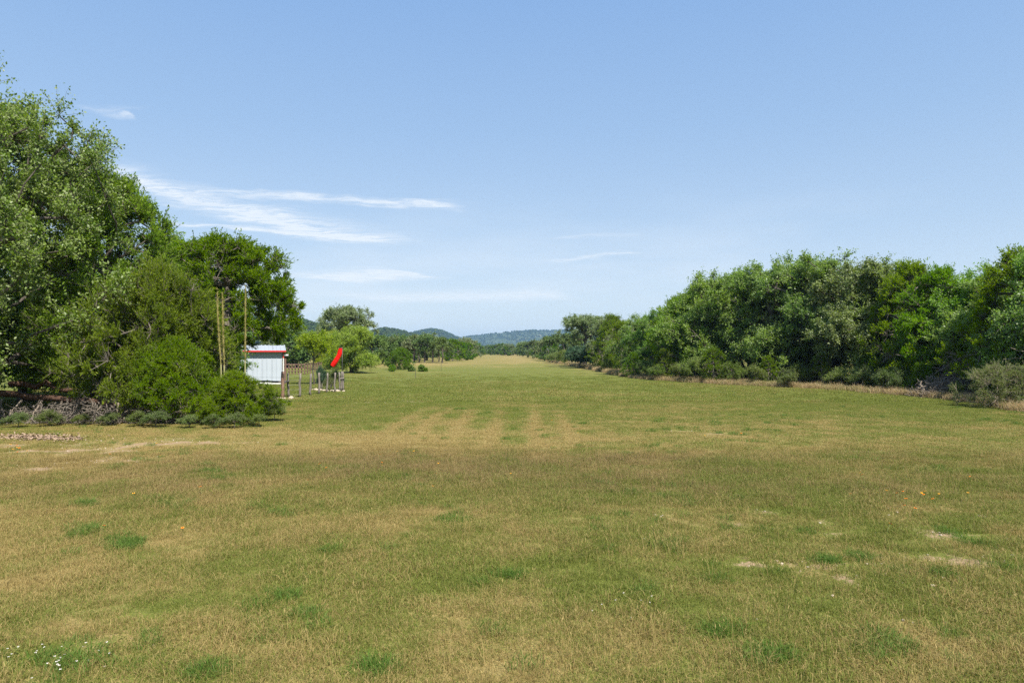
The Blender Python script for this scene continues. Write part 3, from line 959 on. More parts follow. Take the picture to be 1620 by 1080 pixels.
# undergrowth along the wood edge
for i, (px, d, s, sz, k) in enumerate(sorted([(1002, 64, 1.0, .9, 0), (1022, 60, .9, .9, 2), (1050, 58, 1.1, 1.0, 1), (1075, 55.5, .9, .8, 0), (1100, 53.5, 1.2, 1.15, 1), (1128, 52.5, 1.1, 1.05, 1), (1160, 51, .9, .9, 2), (1195, 49, .8, .8, 0), (1245, 46, .75, .7, 2), (1265, 48, .9, .9, 0), (1330, 45, .9, .8, 1), (1365, 43, .9, .85, 0), (1405, 40, .8, .8, 2), (1455, 38, .7, .7, 0), (1040, 57, .8, .7, 0), (1300, 47, .9, .9, 0), (1380, 44, .8, .9, 1), (1430, 41, .9, .9, 2), (1215, 50, .9, .8, 1), (960, 80, .9, .9, 2)])):
    dark = i % 3 == 1
    src = CEDS[i % 2] if dark else SHRUBS[k]
    f = .36 if dark else 1.0
    plant_tree(src, 'young_cedar' if dark else 'shrub', at(px, d), d, i * 1.7, s * f, sz * f * (1.0 if dark else 1.0),
               '%s %s at the wood edge, counting from the grey-green live oak' % (ORD[sum(1 for r in range(i) if (r % 3 == 1) == dark)], 'young dark cedar' if dark else 'pale understorey shrub'), 'shrub',
               'young cedars along the wood edge' if dark else 'understorey shrubs along the wood edge', ('stem', 'foliage'))
plant_tree(FEATHER, 'shrub', at(1577, 29.5), 29.5, .3, .9, .85, 'feathery grey-green bush in front of the bare dead branch', 'shrub', parts=('stem', 'foliage'))
plant_tree(FEATHER, 'shrub', at(1640, 29), 29, 1.7, .9, .85, 'feathery bush beside the larger feathery grey-green bush', 'shrub', parts=('stem', 'foliage'))
plant_tree(SHRUBS[0], 'shrub', at(1512, 34.5), 34.5, .3, .36, .5, 'small bright green seedling in the dry grass before dead brush', 'shrub', parts=('stem', 'foliage'))
# low weeds against the left stand
for i, (px, d, s) in enumerate(sorted([(130, 22.6, .34), (175, 22.4, .4), (222, 22.2, .46), (248, 22.0, .5), (300, 21.9, .4), (340, 21.8, .42), (372, 21.9, .45), (410, 22.3, .4), (80, 22.3, .5), (30, 21.9, .45), (435, 24, .5), (428, 26, .75)], reverse=True)):
    plant_tree(SHRUBS[(i * 2) % 3], 'weed_plant', at(px, d), d, i * 2.2, s * .85, s * .6, '%s low grey-green weed clump along the cedars, counting from the wire fence' % ORD[i], 'weed', 'weeds at the foot of the left stand', ('stem', 'foliage'))

# ------------------------------------------------------------------ fallen wood under the left stand
def crooked(a, b, n, jit, rg_, sag=0.0):
    a = np.array(a, float); b = np.array(b, float)
    p = [a + (b - a) * f for f in np.linspace(0, 1, n)]
    for i in range(1, n - 1):
        p[i] = p[i] + rg_.normal(0, jit, 3) + np.array([0, 0, -sag * math.sin(math.pi * i / (n - 1))])
    return np.array(p)


rq = np.random.default_rng(44)
ft = empty('fallen_trunk', (-15.0, 23.5, 0), 0, 'reddish fallen cedar trunk lying low under the big live oak', 'log')
MB().tube(crooked((-3.2, .6, .95), (3.6, .0, .50), 14, .07, rq, .05), np.linspace(.115, .06, 14), 9, True, .22, 3).build('trunk', M['red_wood'], ft, True)
MB().tube(crooked((-2.6, .9, 1.25), (1.0, .3, .95), 9, .08, rq, -.05), np.linspace(.10, .05, 9), 7, True, .22, 4).build('limb', M['red_wood'], ft, True)
for k in range(9):
    x = -2.4 + k * .68
    ln = rq.uniform(.5, 1.0)
    MB().tube(crooked((x, .25, .75 - .05 * k * .5), (x + rq.uniform(-.5, .7), -.35 - rq.uniform(0, .4), .05), 5, .05, rq), np.linspace(.035, .012, 5), 5).build('branch', M['dead_wood'], ft)


def brush(name, loc, n, span, hgt, label, mat_, seed, spread_y=.9, ln=(.35, 1.1), thick=.012, group=None):
    """a heap of dead sticks: the stoutest are parts, the fine tangle is one part"""
    r2 = np.random.default_rng(seed)
    e = empty(name, (loc[0], loc[1], float(gz(loc[0], loc[1]))), 0, label, 'brush', group)
    for k in range(14):
        c = np.array([r2.uniform(-span, span), r2.uniform(-spread_y, spread_y) * .7, r2.uniform(.05, hgt * .8)])
        d = unit(r2.normal(0, 1, 3) * np.array([1, .6, .45])); L_ = r2.uniform(*ln) * .8
        p = crooked(c - d * L_, c + d * L_, 6, .06, r2)
        p[:, 2] = np.maximum(p[:, 2], .02)
        MB().tube(p, np.linspace(thick * 2.4, thick * .9, 6), 6, True, .15, k).build('branch', mat_, e)
    A = np.stack([r2.uniform(-span, span, n), r2.uniform(-spread_y, spread_y, n), hgt * r2.random(n) ** 1.3], 1)
    A[:, 2] *= np.clip(1.15 - (np.abs(A[:, 0]) / span) ** 3, .15, 1)
    d = unit(r2.normal(0, 1, (n, 3)) * np.array([1, .7, .55]))
    L_ = r2.uniform(.12, .42, n)
    m1 = A + d * L_[:, None] * .5 + r2.normal(0, .03, (n, 3))
    B = A + d * L_[:, None] + r2.normal(0, .07, (n, 3))
    for q in (A, m1, B):
        q[:, 2] = np.maximum(q[:, 2], .01)
    v1, q1 = seg_tubes(A, m1, np.full(n, thick), np.full(n, thick * .8), 4)
    v2, q2 = seg_tubes(m1, B, np.full(n, thick * .8), np.full(n, thick * .4), 4)
    tag(link('twigs', mesh_np('twigs', np.concatenate([v1, v2]), np.concatenate([q1, q2 + len(v1)]), mat_), e), kind='stuff')
    return e


brush('brush_pile', (at(150, 23.7), 23.7), 900, 1.5, .75, 'dark tangle of dead twigs between fallen trunk and low cedar', M['cedar_bark'], 61)
brush('brush_pile', (at(262, 23.5), 23.5), 1000, 1.4, .6, 'bare silvery brush heaped under the low wide cedar', M['dead_wood'], 62, .6)
brush('brush_pile', (at(55, 23.6), 23.6), 600, 1.6, .5, 'dark dead sticks lying beneath the fallen trunk', M['cedar_bark'], 63)
brush('brush_pile', (at(1505, 36.5), 36.5), 1300, 1.9, 1.0, 'grey dead brush at the wood edge behind the green seedling', M['dead_wood'], 64, .7, (.5, 1.6), .018)
brush('brush_pile', (at(1518, 37.6), 37.6), 700, .9, 2.3, 'upright grey root mass of dead wood against the cedars', M['dead_wood'], 65, .5, (.5, 1.2), .02)
db = empty('dead_branch', (at(1652, 31.5), 31.5, 0), 0, 'bare silver dead branch reaching out of the wood over the feathery bush', 'branch')
for a, b, r_ in [((.6, 0, 1.4), (-1.9, -.5, 2.55), .045), ((-.6, -.1, 2.05), (-1.6, -.6, 1.45), .022), ((-1.2, -.3, 2.25), (-2.4, -.7, 1.9), .018), ((.6, 0, 1.0), (-1.5, -.6, 1.15), .035), ((-.3, -.2, 1.1), (-1.3, -.7, .75), .018), ((0, 0, 1.6), (-.8, -.6, 1.0), .016), ((.6, 0, 0), (.6, 0, 1.7), .07)]:
    MB().tube(crooked(a, b, 7, .06, rq), np.linspace(r_, r_ * .35, 7), 6, True, .1).build('branch', M['dead_wood'], db)

# leaf litter
ll = 900
lp = np.stack([at(65, 19.3) + rq.normal(0, .75, ll), 19.2 + rq.normal(0, .28, ll), np.zeros(ll)], 1)
lp[:, 1] -= .22 * (lp[:, 0] - at(65, 19.3))
lp[:, 2] = gz(lp[:, 0], lp[:, 1]) + .02 + .05 * rq.random(ll)
v, q = leaf_quads(lp, unit(rq.normal(0, 1, (ll, 3)) * np.array([1, 1, .3])), unit(rq.normal(0, .5, (ll, 3)) + np.array([0, 0, 1])), rq.uniform(.05, .11, ll), rq.uniform(.03, .06, ll))
tag(link('leaf_litter', mesh_np('leaf_litter', v, q, M['litter'])), 'brown dead leaves strewn on bare ground before the fallen trunk', 'leaf litter', kind='stuff')


# ------------------------------------------------------------------ sotol flower stalks
def sotol(x, y, H, tilt, label, group=None):
    e = empty('sotol', (x, y, float(gz(x, y))), 0, label, 'sotol', group)
    r2 = np.random.default_rng(int(abs(x * 100)))
    top = np.array([tilt, 0, H]); midp = np.array([tilt * .25, 0, H * .42])
    MB().tube([(0, 0, .2), midp * .5 + [0, 0, .1], midp], [.028, .026, .024], 7).build('stalk', M['stalk_green'], e, True)
    pts = np.array([midp + (top - midp) * f + np.array([tilt * .12 * math.sin(f * 3.1), 0, 0]) for f in np.linspace(0, 1, 26)])
    sp = MB().tube(pts, np.interp(np.linspace(0, 1, 26), [0, .15, .8, 1], [.018, .028, .025, .008]), 7, True, .35, 7)
    for k in range(150):
        f = r2.random(); c = midp + (top - midp) * f
        d = unit(r2.normal(0, 1, 3) + np.array([0, 0, .8]))
        sp.tube([c, c + d * r2.uniform(.05, .09)], [.012, .004], 4)
    sp.build('flower_spike', M['stalk_bloom'], e)
    for k in range(46):
        a = k * 2.399; el = r2.uniform(.15, 1.2); ln = r2.uniform(.6, .85)
        d = np.array([math.cos(a) * math.cos(el), math.sin(a) * math.cos(el), math.sin(el)])
        s_ = np.array([-math.sin(a), math.cos(a), 0]) * .011
        b0 = np.array([0, 0, .18]); m1 = b0 + d * ln * .6; t1 = b0 + d * ln + np.array([0, 0, -.18])
        t1[2] = max(t1[2], .03); m1[2] = max(m1[2], .04)
        MB().add([b0 - s_, b0 + s_, m1 + s_ * .8, m1 - s_ * .8, t1], [(0, 1, 2, 3)], [(3, 2, 4)]).build('leaf', M['blade_blue'], e)


sotol(at(388, 25.5), 25.5, zat(452, 25.5), .0, 'sotol with single straight yellow flower spike before the metal shed')
sotol(at(352, 24.3), 24.3, zat(456, 24.3), -.2, 'sotol whose taller yellow spike crosses its neighbour against the dark cedar')
sotol(at(356, 24.6), 24.6, zat(462, 24.6), -.1, 'sotol with slightly shorter yellow spike beside the leaning one')

# ------------------------------------------------------------------ metal shed
SX0, SX1, SY0, SY1 = -23.2, at(446.5, 50.4), 50.4, 54.8
EAVE, RIDGE = 2.38, 2.82
SHED_RZ = R(20)
shed = empty('metal_shed', (SX1 - math.cos(SHED_RZ) * (SX1 - SX0) / 2, SY0 - math.sin(SHED_RZ) * (SX1 - SX0) / 2, 0), SHED_RZ, 'white ribbed metal shed with red trim behind the dark cedar', 'shed')
ox = (SX0 + SX1) / 2


def rib_panel(width, z0, z1):
    """sheet with raised ribs, facing -Y"""
    prof = []
    nr = 2
    pw = width / nr
    for i in range(nr):
        b = i * pw
        prof += [(b, 0), (b + pw * .76, 0), (b + pw * .80, -.022), (b + pw * .90, -.022), (b + pw * .94, 0)]
    prof.append((width, 0))
    v = [(x, y, z) for z in (z0, z1) for x, y in prof]
    n = len(prof)
    v += [(x, .05, z) for z in (z0, z1) for x, y in prof]
    q = [(i, i + 1, n + i + 1, n + i) for i in range(n - 1)] + [(2 * n + i + 1, 2 * n + i, 3 * n + i, 3 * n + i + 1) for i in range(n - 1)]
    q += [(n + i, n + i + 1, 3 * n + i + 1, 3 * n + i) for i in range(n - 1)] + [(i + 1, i, 2 * n + i, 2 * n + i + 1) for i in range(n - 1)]
    q += [(0, n, 3 * n, 2 * n), (n - 1, 3 * n - 1, 4 * n - 1, 2 * n - 1)]
    return MB().add(v, q)


NP = 10
pw = (SX1 - SX0) / NP
pm = rib_panel(pw - .006, .16, EAVE).mesh('wall_panel', M['siding'])
for i in range(NP):
    link('wall_panel', pm, shed, (SX0 - ox + i * pw, 0, 0))
NS = 7
sw = (SY1 - SY0) / NS
sm = rib_panel(sw - .006, .16, EAVE).mesh('side_panel', M['siding'])
for i in range(NS):
    for x, rz in ((SX1 - ox - .004, R(90)), (SX0 - ox + .004, R(-90))):
        o = link('side_panel', sm, shed, (x, (i * sw if rz > 0 else (i + 1) * sw), 0), rz)
MB().box(SX0 - ox + .02, SX1 - ox - .02, SY1 - SY0 - .06, SY1 - SY0, .16, EAVE).build('back_wall', M['siding'], shed)
for side in (0, 1):
    y0, y1 = (-.30, (SY1 - SY0) / 2) if side == 0 else (SY1 - SY0 + .30, (SY1 - SY0) / 2)
    rf = MB()
    n = 26
    W_ = SX1 - SX0 + .5
    for i in range(n):
        xa = SX0 - ox - .25 + i * W_ / n
        e0, e1 = EAVE + .03, RIDGE
        for (xx, yy, hh) in ((xa, xa + W_ / n * .7, 0.0), (xa + W_ / n * .7, xa + W_ / n, .035)):
            v = [(xx, y0, e0 + hh), (yy, y0, e0 + hh), (yy, y1, e1 + hh), (xx, y1, e1 + hh), (xx, y0, e0 - .04), (yy, y0, e0 - .04), (yy, y1, e1 - .04), (xx, y1, e1 - .04)]
            rf.add(v, [(0, 1, 2, 3), (7, 6, 5, 4), (0, 4, 5, 1), (1, 5, 6, 2), (2, 6, 7, 3), (3, 7, 4, 0)])
    rf.build('roof_sheet', M['roofing'], shed)
for x in (SX0 - ox - .01, SX1 - ox - .05):
    gb = MB().add([(x, .05, EAVE), (x, SY1 - SY0 - .05, EAVE), (x, (SY1 - SY0) / 2, RIDGE - .06), (x + .05, .05, EAVE), (x + .05, SY1 - SY0 - .05, EAVE), (x + .05, (SY1 - SY0) / 2, RIDGE - .06)],
                  [(0, 1, 4, 3), (1, 2, 5, 4), (2, 0, 3, 5)], [(2, 1, 0), (3, 4, 5)])
    gb.build('gable', M['siding'], shed)
MB().box(SX0 - ox - .26, SX1 - ox + .26, -.345, -.31, EAVE - .05, EAVE + .05).build('eave_trim', M['red_trim'], shed)
MB().box(SX1 - ox + .05, SX1 - ox + .12, -.12, -.05, EAVE - .5, EAVE - .1).build('corner_trim', M['red_trim'], shed)
MB().box(SX0 - ox - .05, SX1 - ox + .05, -.11, -.05, .0, .15).build('base_board', M['white_paint'], shed)
MB().tube([(SX1 - ox + .08, -.08, EAVE - .5), (SX1 - ox + .08, -.08, 0.02)], .045, 8).build('downspout', M['white_paint'], shed)
MB().box(SX1 - ox + .10, SX1 - ox + .42, -.16, -.08, EAVE - .32, EAVE - .22).build('lamp_bracket', M['white_paint'], shed)
MB().box(SX1 - ox + .16, SX1 - ox + .28, .0, .14, .0, EAVE - .25).build('lean_to_post', M['brown_wood'], shed)

# ------------------------------------------------------------------ wire fence with cedar posts round the small garden
fence = empty('wire_fence', (-11.0, 38.5, 0), 0, 'wire fence on rough cedar posts around the small stone-edged garden', 'fence')
fo = np.array([-11.0, 38.5, 0])


def post(par, off, x, y, h, r, mt, lean=0.0, seed=0, name='post'):
    r2 = np.random.default_rng(seed)
    z0 = float(gz(x, y))
    pts = [np.array([x + lean * f + r2.normal(0, .012), y, z0 - .05 + (h + .05) * f]) - off for f in np.linspace(0, 1, 6)]
    return MB().tube(pts, r * np.array([1.12, 1.03, 1, .97, .94, .9]), 9, True, .1, seed).build(name, mt, par, True)


posts = [(447.5, 35.2, 1.36, .085), (457, 36.2, 1.24, .055), (475, 36.3, 1.22, .06), (491, 37.7, 1.16, .06), (505, 38.8, 1.18, .06), (517.5, 40.0, 1.14, .052), (529.5, 40.7, 1.14, .055), (537.5, 41.9, 1.12, .05), (541, 42.2, 1.16, .05), (543.5, 42.3, 1.14, .05)]
pw_ = []
for i, (px, d, h, r_) in enumerate(posts):
    x = at(px, d)
    pw_.append((x, d))
    post(fence, fo, x, d, h, r_, M['post_red'] if i == 0 else M['post_wood'], rq.normal(0, .025), i)
back = [(509, 43.4), (-1, 0)]
for i, (x, y) in enumerate([(at(509.5, 44.0), 44.0), (at(524, 45.2), 45.2), (-13.6, 35.6), (-15.6, 36.2), (-17.6, 36.8)]):
    post(fence, fo, x, y, 1.15, .05, M['post_wood'], .02, 40 + i)


def rail(par, off, a, b, r_, mt, name='rail', seed=0):
    a = np.array(a) - off; b = np.array(b) - off
    return MB().tube(crooked(a, b, 6, .015, np.random.default_rng(seed)), r_, 7, True, .1, seed).build(name, mt, par, True)


rail(fence, fo, (pw_[0][0], pw_[0][1], .80), (pw_[1][0], pw_[1][1], .82), .05, M['post_wood'], 'brace', 1)
rail(fence, fo, (pw_[0][0], pw_[0][1], .84), (-13.6, 35.6, .85), .05, M['post_wood'], 'brace', 2)
rail(fence, fo, (pw_[7][0], pw_[7][1], .72), (pw_[9][0], pw_[9][1], .74), .05, M['post_wood'], 'brace', 3)
for z in (.12, .38, .62, .86, 1.06):
    pts = [np.array([x, y - .06, z + float(gz(x, y))]) - fo for x, y in pw_]
    MB().tube(pts, .0035, 4).build('wire', M['wire'], fence)
    pts = [np.array([x, y - .05, z + float(gz(x, y))]) - fo for x, y in [pw_[0], (-13.6, 35.6), (-15.6, 36.2), (-17.6, 36.8)]]
    MB().tube(pts, .0035, 4).build('wire', M['wire'], fence)
    pts = [np.array([x, y, z + float(gz(x, y))]) - fo for x, y in [pw_[9], (at(524, 45.2), 45.2), (at(509.5, 44.0), 44.0)]]
    MB().tube(pts, .0035, 4).build('wire', M['wire'], fence)
MB().tube([np.array([pw_[0][0], 35.2, .75]) - fo, np.array([pw_[1][0], 36.2, .08]) - fo], .006, 4).build('brace_wire', M['wire'], fence)


# stones edging the garden and heaped round the corner post
def stone_mesh(seed):
    r2 = np.random.default_rng(seed)
    ring = 7
    V = []
    for z, s in ((0, .9), (.35, 1.05), (.75, .9), (1.0, .5)):
        for j in range(ring):
            a = 2 * math.pi * j / ring
            r_ = s * r2.uniform(.75, 1.15)
            V.append((math.cos(a) * r_, math.sin(a) * r_, z * r2.uniform(.88, 1.08)))
    q = [(i * ring + j, i * ring + (j + 1) % ring, (i + 1) * ring + (j + 1) % ring, (i + 1) * ring + j) for i in range(3) for j in range(ring)]
    tI = [(3 * ring, 3 * ring + j, 3 * ring + j + 1) for j in range(1, ring - 1)]
    return MB().add(V, q, tI).mesh('stone', M['limestone'])


STONES = [stone_mesh(s) for s in range(4)]


def stone_row(line, n, label, size, seed, jit=.08):
    r2 = np.random.default_rng(seed)
    line = np.array(line, float)
    e = empty('stone_border', (line[0][0], line[0][1], 0), 0, label, 'stones')
    cum = np.concatenate([[0], np.cumsum(np.linalg.norm(np.diff(line, axis=0), axis=1))])
    for k in range(n):
        s = cum[-1] * (k + .5) / n
        x = np.interp(s, cum, line[:, 0]) + r2.normal(0, jit); y = np.interp(s, cum, line[:, 1]) + r2.normal(0, jit)
        o = link('stone', STONES[k % 4], e, (x - line[0][0], y - line[0][1], float(gz(x, y)) - .01), r2.uniform(0, 6))
        a = size * r2.uniform(.7, 1.3)
        o.scale = (a * 1.2, a * .8, a * r2.uniform(.6, 1.0))


stone_row([(at(543, 41.6), 41.6), (at(522, 41.4), 41.4), (at(508, 42.4), 42.4), (at(494, 43.0), 43.0)], 20, 'row of pale limestone rocks edging the fenced garden', .12, 3)
stone_row([(at(466, 35.4), 35.4), (at(450, 35.0), 35.0), (at(428, 35.6), 35.6)], 16, 'pale limestone rocks heaped around the stout corner post', .10, 4, .1)
plant_tree(SHRUBS[0], 'garden_plant', at(521, 42.2), 42.2, 1, .42, .45, 'small yellow-green plant inside the fenced garden', 'plant', parts=('stem', 'foliage'))
plant_tree(SHRUBS[1], 'garden_plant', at(530, 43.6), 43.6, 2, .55, .75, 'pale green bushy plant inside the fenced garden', 'plant', parts=('stem', 'foliage'))
plant_tree(TEAL, 'garden_plant', at(508.5, 43.0), 43.0, 2, .16, .52, 'narrow blue-green plant at the garden corner post', 'plant', parts=('stem', 'foliage'))

# ------------------------------------------------------------------ windsock
WD = 42.6
wx = at(541.5, WD)
wtop = zat(549, WD)
ws = empty('windsock', (wx, WD, 0), 0, 'limp red windsock hanging from its thin pole above the wire fence', 'windsock')
MB().tube([(0, 0, -.05), (0, 0, wtop * .5), (0, 0, wtop)], .018, 8).build('pole', M['dark_iron'], ws, True)
MB().tube([(.02, 0, wtop - .02), (-.11, 0, wtop - .01)], .012, 6).build('swivel_arm', M['dark_iron'], ws, True)
k = 14
path = np.array([(-.10, 0, -.05), (-.12, 0, -.20), (-.15, -.01, -.36), (-.19, -.01, -.50), (-.28, -.02, -.64), (-.40, -.03, -.84), (-.53, -.03, -1.04), (-.60, -.03, -1.15)]) + np.array([0, 0, wtop])
rad = np.array([.105, .125, .14, .135, .15, .15, .14, .125])
V = []
tan = np.gradient(path, axis=0); tan = unit(tan)
for i in range(len(path)):
    a = unit(np.cross(tan[i], (0, 1, 0))); b = np.cross(tan[i], a)
    for j in range(k):
        th = 2 * math.pi * j / k
        fl = 1 + .14 * math.sin(4 * th + i * 1.3) + .07 * math.sin(7 * th - i * 2.1)
        V.append(path[i] + (math.cos(th) * a * .95 + math.sin(th) * b * .7) * rad[i] * fl)
q = [(i * k + j, i * k + (j + 1) % k, (i + 1) * k + (j + 1) % k, (i + 1) * k + j) for i in range(len(path) - 1) for j in range(k)]
MB().add(V, q).build('sock', M['windsock_cloth'], ws, True)
hoop = [path[0] + np.array([math.cos(t_) * .108, math.sin(t_) * .08, 0]) for t_ in np.linspace(0, 6.283, 17)]
MB().tube(hoop, .008, 5, False).build('hoop', M['dark_iron'], ws)

# ------------------------------------------------------------------ brown pen fence past the shed
pen = empty('pen_fence', (at(475, 71), 71, 0), 0, 'brown wooden rail fence of the pen past the shed', 'fence')
po = np.array([at(475, 71), 71, 0])
xa, xb = at(432, 71), at(482, 71)
for z, hh in ((.98, .10), (.62, .07), (.30, .07)):
    MB().box(xa - po[0], xb - po[0], -.05, 0, z, z + hh).build('rail', M['brown_wood'], pen)
for i in range(11):
    x = xa + (xb - xa) * i / 10
    MB().box(x - po[0] - .05, x - po[0] + .05, .004, .10, -.05, 1.0 + (.14 if i in (5, 10) else 0)).build('post', M['brown_wood'], pen)
for z, hh in ((.92, .09), (.55, .07), (.28, .07)):
    MB().add(np.array([(xb - po[0] + .0, .02, z), (at(508, 86) - po[0], 15, z), (at(508, 86) - po[0], 15.06, z), (xb - po[0], .08, z), (xb - po[0], .02, z + hh), (at(508, 86) - po[0], 15, z + hh), (at(508, 86) - po[0], 15.06, z + hh), (xb - po[0], .08, z + hh)]),
             [(3, 2, 1, 0), (4, 5, 6, 7), (0, 1, 5, 4), (1, 2, 6, 5), (2, 3, 7, 6), (3, 0, 4, 7)]).build('rail', M['brown_wood'], pen)
for i in range(1, 8):
    x = xb + (at(508, 86) - xb) * i / 7 - po[0]; y = 15 * i / 7
    MB().box(x - .05, x + .05, y + .064, y + .16, -.05, 1.05).build('post', M['brown_wood'], pen)

# thin metal stakes on the lawn
for px, d, h, lab in ((657.5, 61, .95, 'thin dark metal stake standing alone on the mown lawn'), (698, 84, .95, 'thin metal stake at the edge of the tan grass')):
    e = empty('metal_stake', (at(px, d), d, 0), 0, lab, 'stake')
    MB().box(-.018, .018, -.004, .004, -.05, h).build('flange', M['dark_iron'], e)
    MB().box(-.004, .004, .0041, .03, -.05, h).build('stem', M['dark_iron'], e)

# white house on the lower slope of the long ridge
hd = 2880.0
hx, hz = at(786, hd), zat(547.3, hd)
house = empty('house', (hx, hd, hz), 0, 'tiny white house on the slope of the long blue ridge', 'house')
MB().box(-7, 7, 0, 8, -12, 3.2).build('wall', M['white_paint'], house)
MB().add([(-7.6, -.6, 3.2), (7.6, -.6, 3.2), (7.6, 8.6, 3.2), (-7.6, 8.6, 3.2), (-7.6, 4, 5.6), (7.6, 4, 5.6)], [(0, 1, 5, 4), (2, 3, 4, 5), (3, 2, 1, 0)], [(1, 2, 5), (3, 0, 4)]).build('roof', M['roof_far'], house)
for x in (-4.2, 0, 4.2):
    MB().box(x - .9, x + .9, -.05, -.004, .8, 2.2).build('window', M['glass_dark'], house)

# ------------------------------------------------------------------ wildflowers
def flower_mesh(petals, r_, h, petal, seed):
    r2 = np.random.default_rng(seed)
    stem = MB().tube([(0, 0, -.02), (r2.normal(0, .015), r2.normal(0, .015), h * .5), (0, 0, h)], .0035, 4).mesh('stem', M['flower_stem'])
    b = MB()
    for k_ in range(petals):
        a = 2 * math.pi * k_ / petals
        u = np.array([math.cos(a), math.sin(a), 0]); s_ = np.array([-math.sin(a), math.cos(a), 0])
        c = np.array([0, 0, h])
        wd = r_ * 2.4 / petals
        b.add([c + u * r_ * .2, c + u * r_ * .7 + s_ * wd + [0, 0, .006], c + u * r_ + [0, 0, -.002], c + u * r_ * .7 - s_ * wd + [0, 0, .006]], [(0, 1, 2, 3)])
    bl = b.mesh('bloom', petal)
    e = MB().tube([(0, 0, h - .004), (0, 0, h + .012)], [r_ * .36, r_ * .22], 7).mesh('centre', M['flower_eye'])
    return stem, bl, e


F_OR = [flower_mesh(8, .030, .20, M['orange_petal'], 1), flower_mesh(7, .027, .24, M['yellow_petal'], 2)]
F_WH = flower_mesh(6, .016, .11, M['white_petal'], 3)


def flowers(src, spots_, label, group, seed):
    r2 = np.random.default_rng(seed)
    for k_, (x, y) in enumerate(spots_):
        s_ = src[k_ % len(src)] if isinstance(src, list) else src
        e = empty('wildflower', (x, y, float(gz(x, y))), r2.uniform(0, 6), label, 'flower', group)
        e.rotation_euler = (r2.normal(.25, .15), r2.normal(0, .15), r2.uniform(0, 6))
        sc_ = r2.uniform(.55, .8) * (.75 if src is F_WH else 1.0)
        e.scale = (sc_,) * 3
        for nm, me in zip(('stem', 'bloom', 'centre'), s_):
            link(nm, me, e)


def cluster(px, py, sx, sy, n, seed):
    r2 = np.random.default_rng(seed)
    out = []
    for _ in range(n):
        a = px + r2.normal(0, sx); b = py + r2.normal(0, sy)
        d = EYE * FPX / (b - HOR)
        out.append((at(a, d), d))
    return out


flowers(F_OR, cluster(28, 716, 14, 7, 12, 1), 'orange wildflower in the grass near the leaf litter', 'orange wildflowers near the leaf litter', 1)
flowers(F_OR, cluster(280, 672, 70, 4, 11, 2), 'orange wildflower among the weeds at the foot of the cedars', 'orange wildflowers at the foot of the cedars', 2)
flowers(F_OR, cluster(1440, 798, 45, 14, 17, 3) + cluster(1380, 765, 9, 4, 3, 8), 'orange wildflower in the thin grass near the bare dirt patches', 'orange wildflowers near the bare dirt', 3)
flowers(F_OR, cluster(660, 745, 90, 24, 14, 4), 'orange wildflower in the russet unmown strip', 'orange wildflowers in the russet strip', 4)
flowers(F_OR, cluster(235, 780, 75, 40, 8, 5), 'orange wildflower among dry straw by the green tufts', 'orange wildflowers by the green tufts', 5)
flowers(F_OR, cluster(1010, 660, 160, 25, 8, 6), 'orange wildflower on the mown runway grass', 'orange wildflowers on the runway', 6)
flowers(F_WH, cluster(95, 1050, 60, 17, 30, 7), 'small white wildflower head in the low clover patch', 'white wildflowers in the clover patch', 7)
flowers(F_WH, cluster(1000, 955, 30, 12, 8, 9), 'small white wildflower head in the open meadow grass', 'white wildflowers in the open meadow', 9)

# ------------------------------------------------------------------ grass (too much to count: scattered patches of real blades)
def patch(n, rad_, h0, h1, wid, lean_, seed, seedhead=0.0):
    r2 = np.random.default_rng(seed)
    a = r2.uniform(0, 6.283, n); r_ = rad_ * np.sqrt(r2.random(n))
    B = np.stack([np.cos(a) * r_, np.sin(a) * r_, np.full(n, -.012)], 1)
    h = r2.uniform(h0, h1, n) * (1.0 - .25 * (r_ / rad_) ** 2)
    az = r2.uniform(0, 6.283, n)
    le = np.abs(r2.normal(0, lean_, n)) + .08
    d = np.stack([np.cos(az), np.sin(az), np.zeros(n)], 1)
    s_ = np.stack([-np.sin(az), np.cos(az), np.zeros(n)], 1)
    rot = r2.uniform(-1.2, 1.2, n)
    s_ = s_ * np.cos(rot)[:, None] + d * np.sin(rot)[:, None]
    wv_ = wid * r2.uniform(.6, 1.3, n)
    m_ = B + d * (h * le * .35)[:, None] + np.array([0, 0, 1]) * (h * .58)[:, None]
    t_ = B + d * (h * le * 1.15)[:, None] + np.array([0, 0, 1]) * (h * np.clip(1.0 - .25 * le, .3, 1))[:, None]
    v = np.stack([B - s_ * wv_[:, None], B + s_ * wv_[:, None], m_ + s_ * (wv_ * .75)[:, None], m_ - s_ * (wv_ * .75)[:, None], t_], 1).reshape(-1, 3)
    o5 = (np.arange(n) * 5)[:, None]
    q = o5 + np.array([[0, 1, 2, 3]]); tr_ = o5 + np.array([[3, 2, 4]])
    rnd = r2.random(n)
    V = [v]; Q = [q]; T = [tr_]; RN = [rnd, rnd]
    if seedhead > 0:
        k_ = int(n * seedhead)
        ii_ = r2.choice(n, k_, False)
        tp = t_[ii_]
        sd, sq_ = leaf_quads(tp - np.array([0, 0, .01]), unit(d[ii_] * .6 + np.array([0, 0, .8])), unit(r2.normal(0, 1, (k_, 3))), r2.uniform(.02, .04, k_), r2.uniform(.003, .0055, k_))
        V.append(sd); Q.append(sq_ + len(v))
        RN = [rnd, rnd[ii_] * .0 + .05, rnd]
    qq = np.concatenate(Q)
    rn = np.concatenate([RN[0]] + ([RN[1]] if seedhead > 0 else []) + [rnd])
    return np.concatenate(V), [qq, np.concatenate(T)], rn


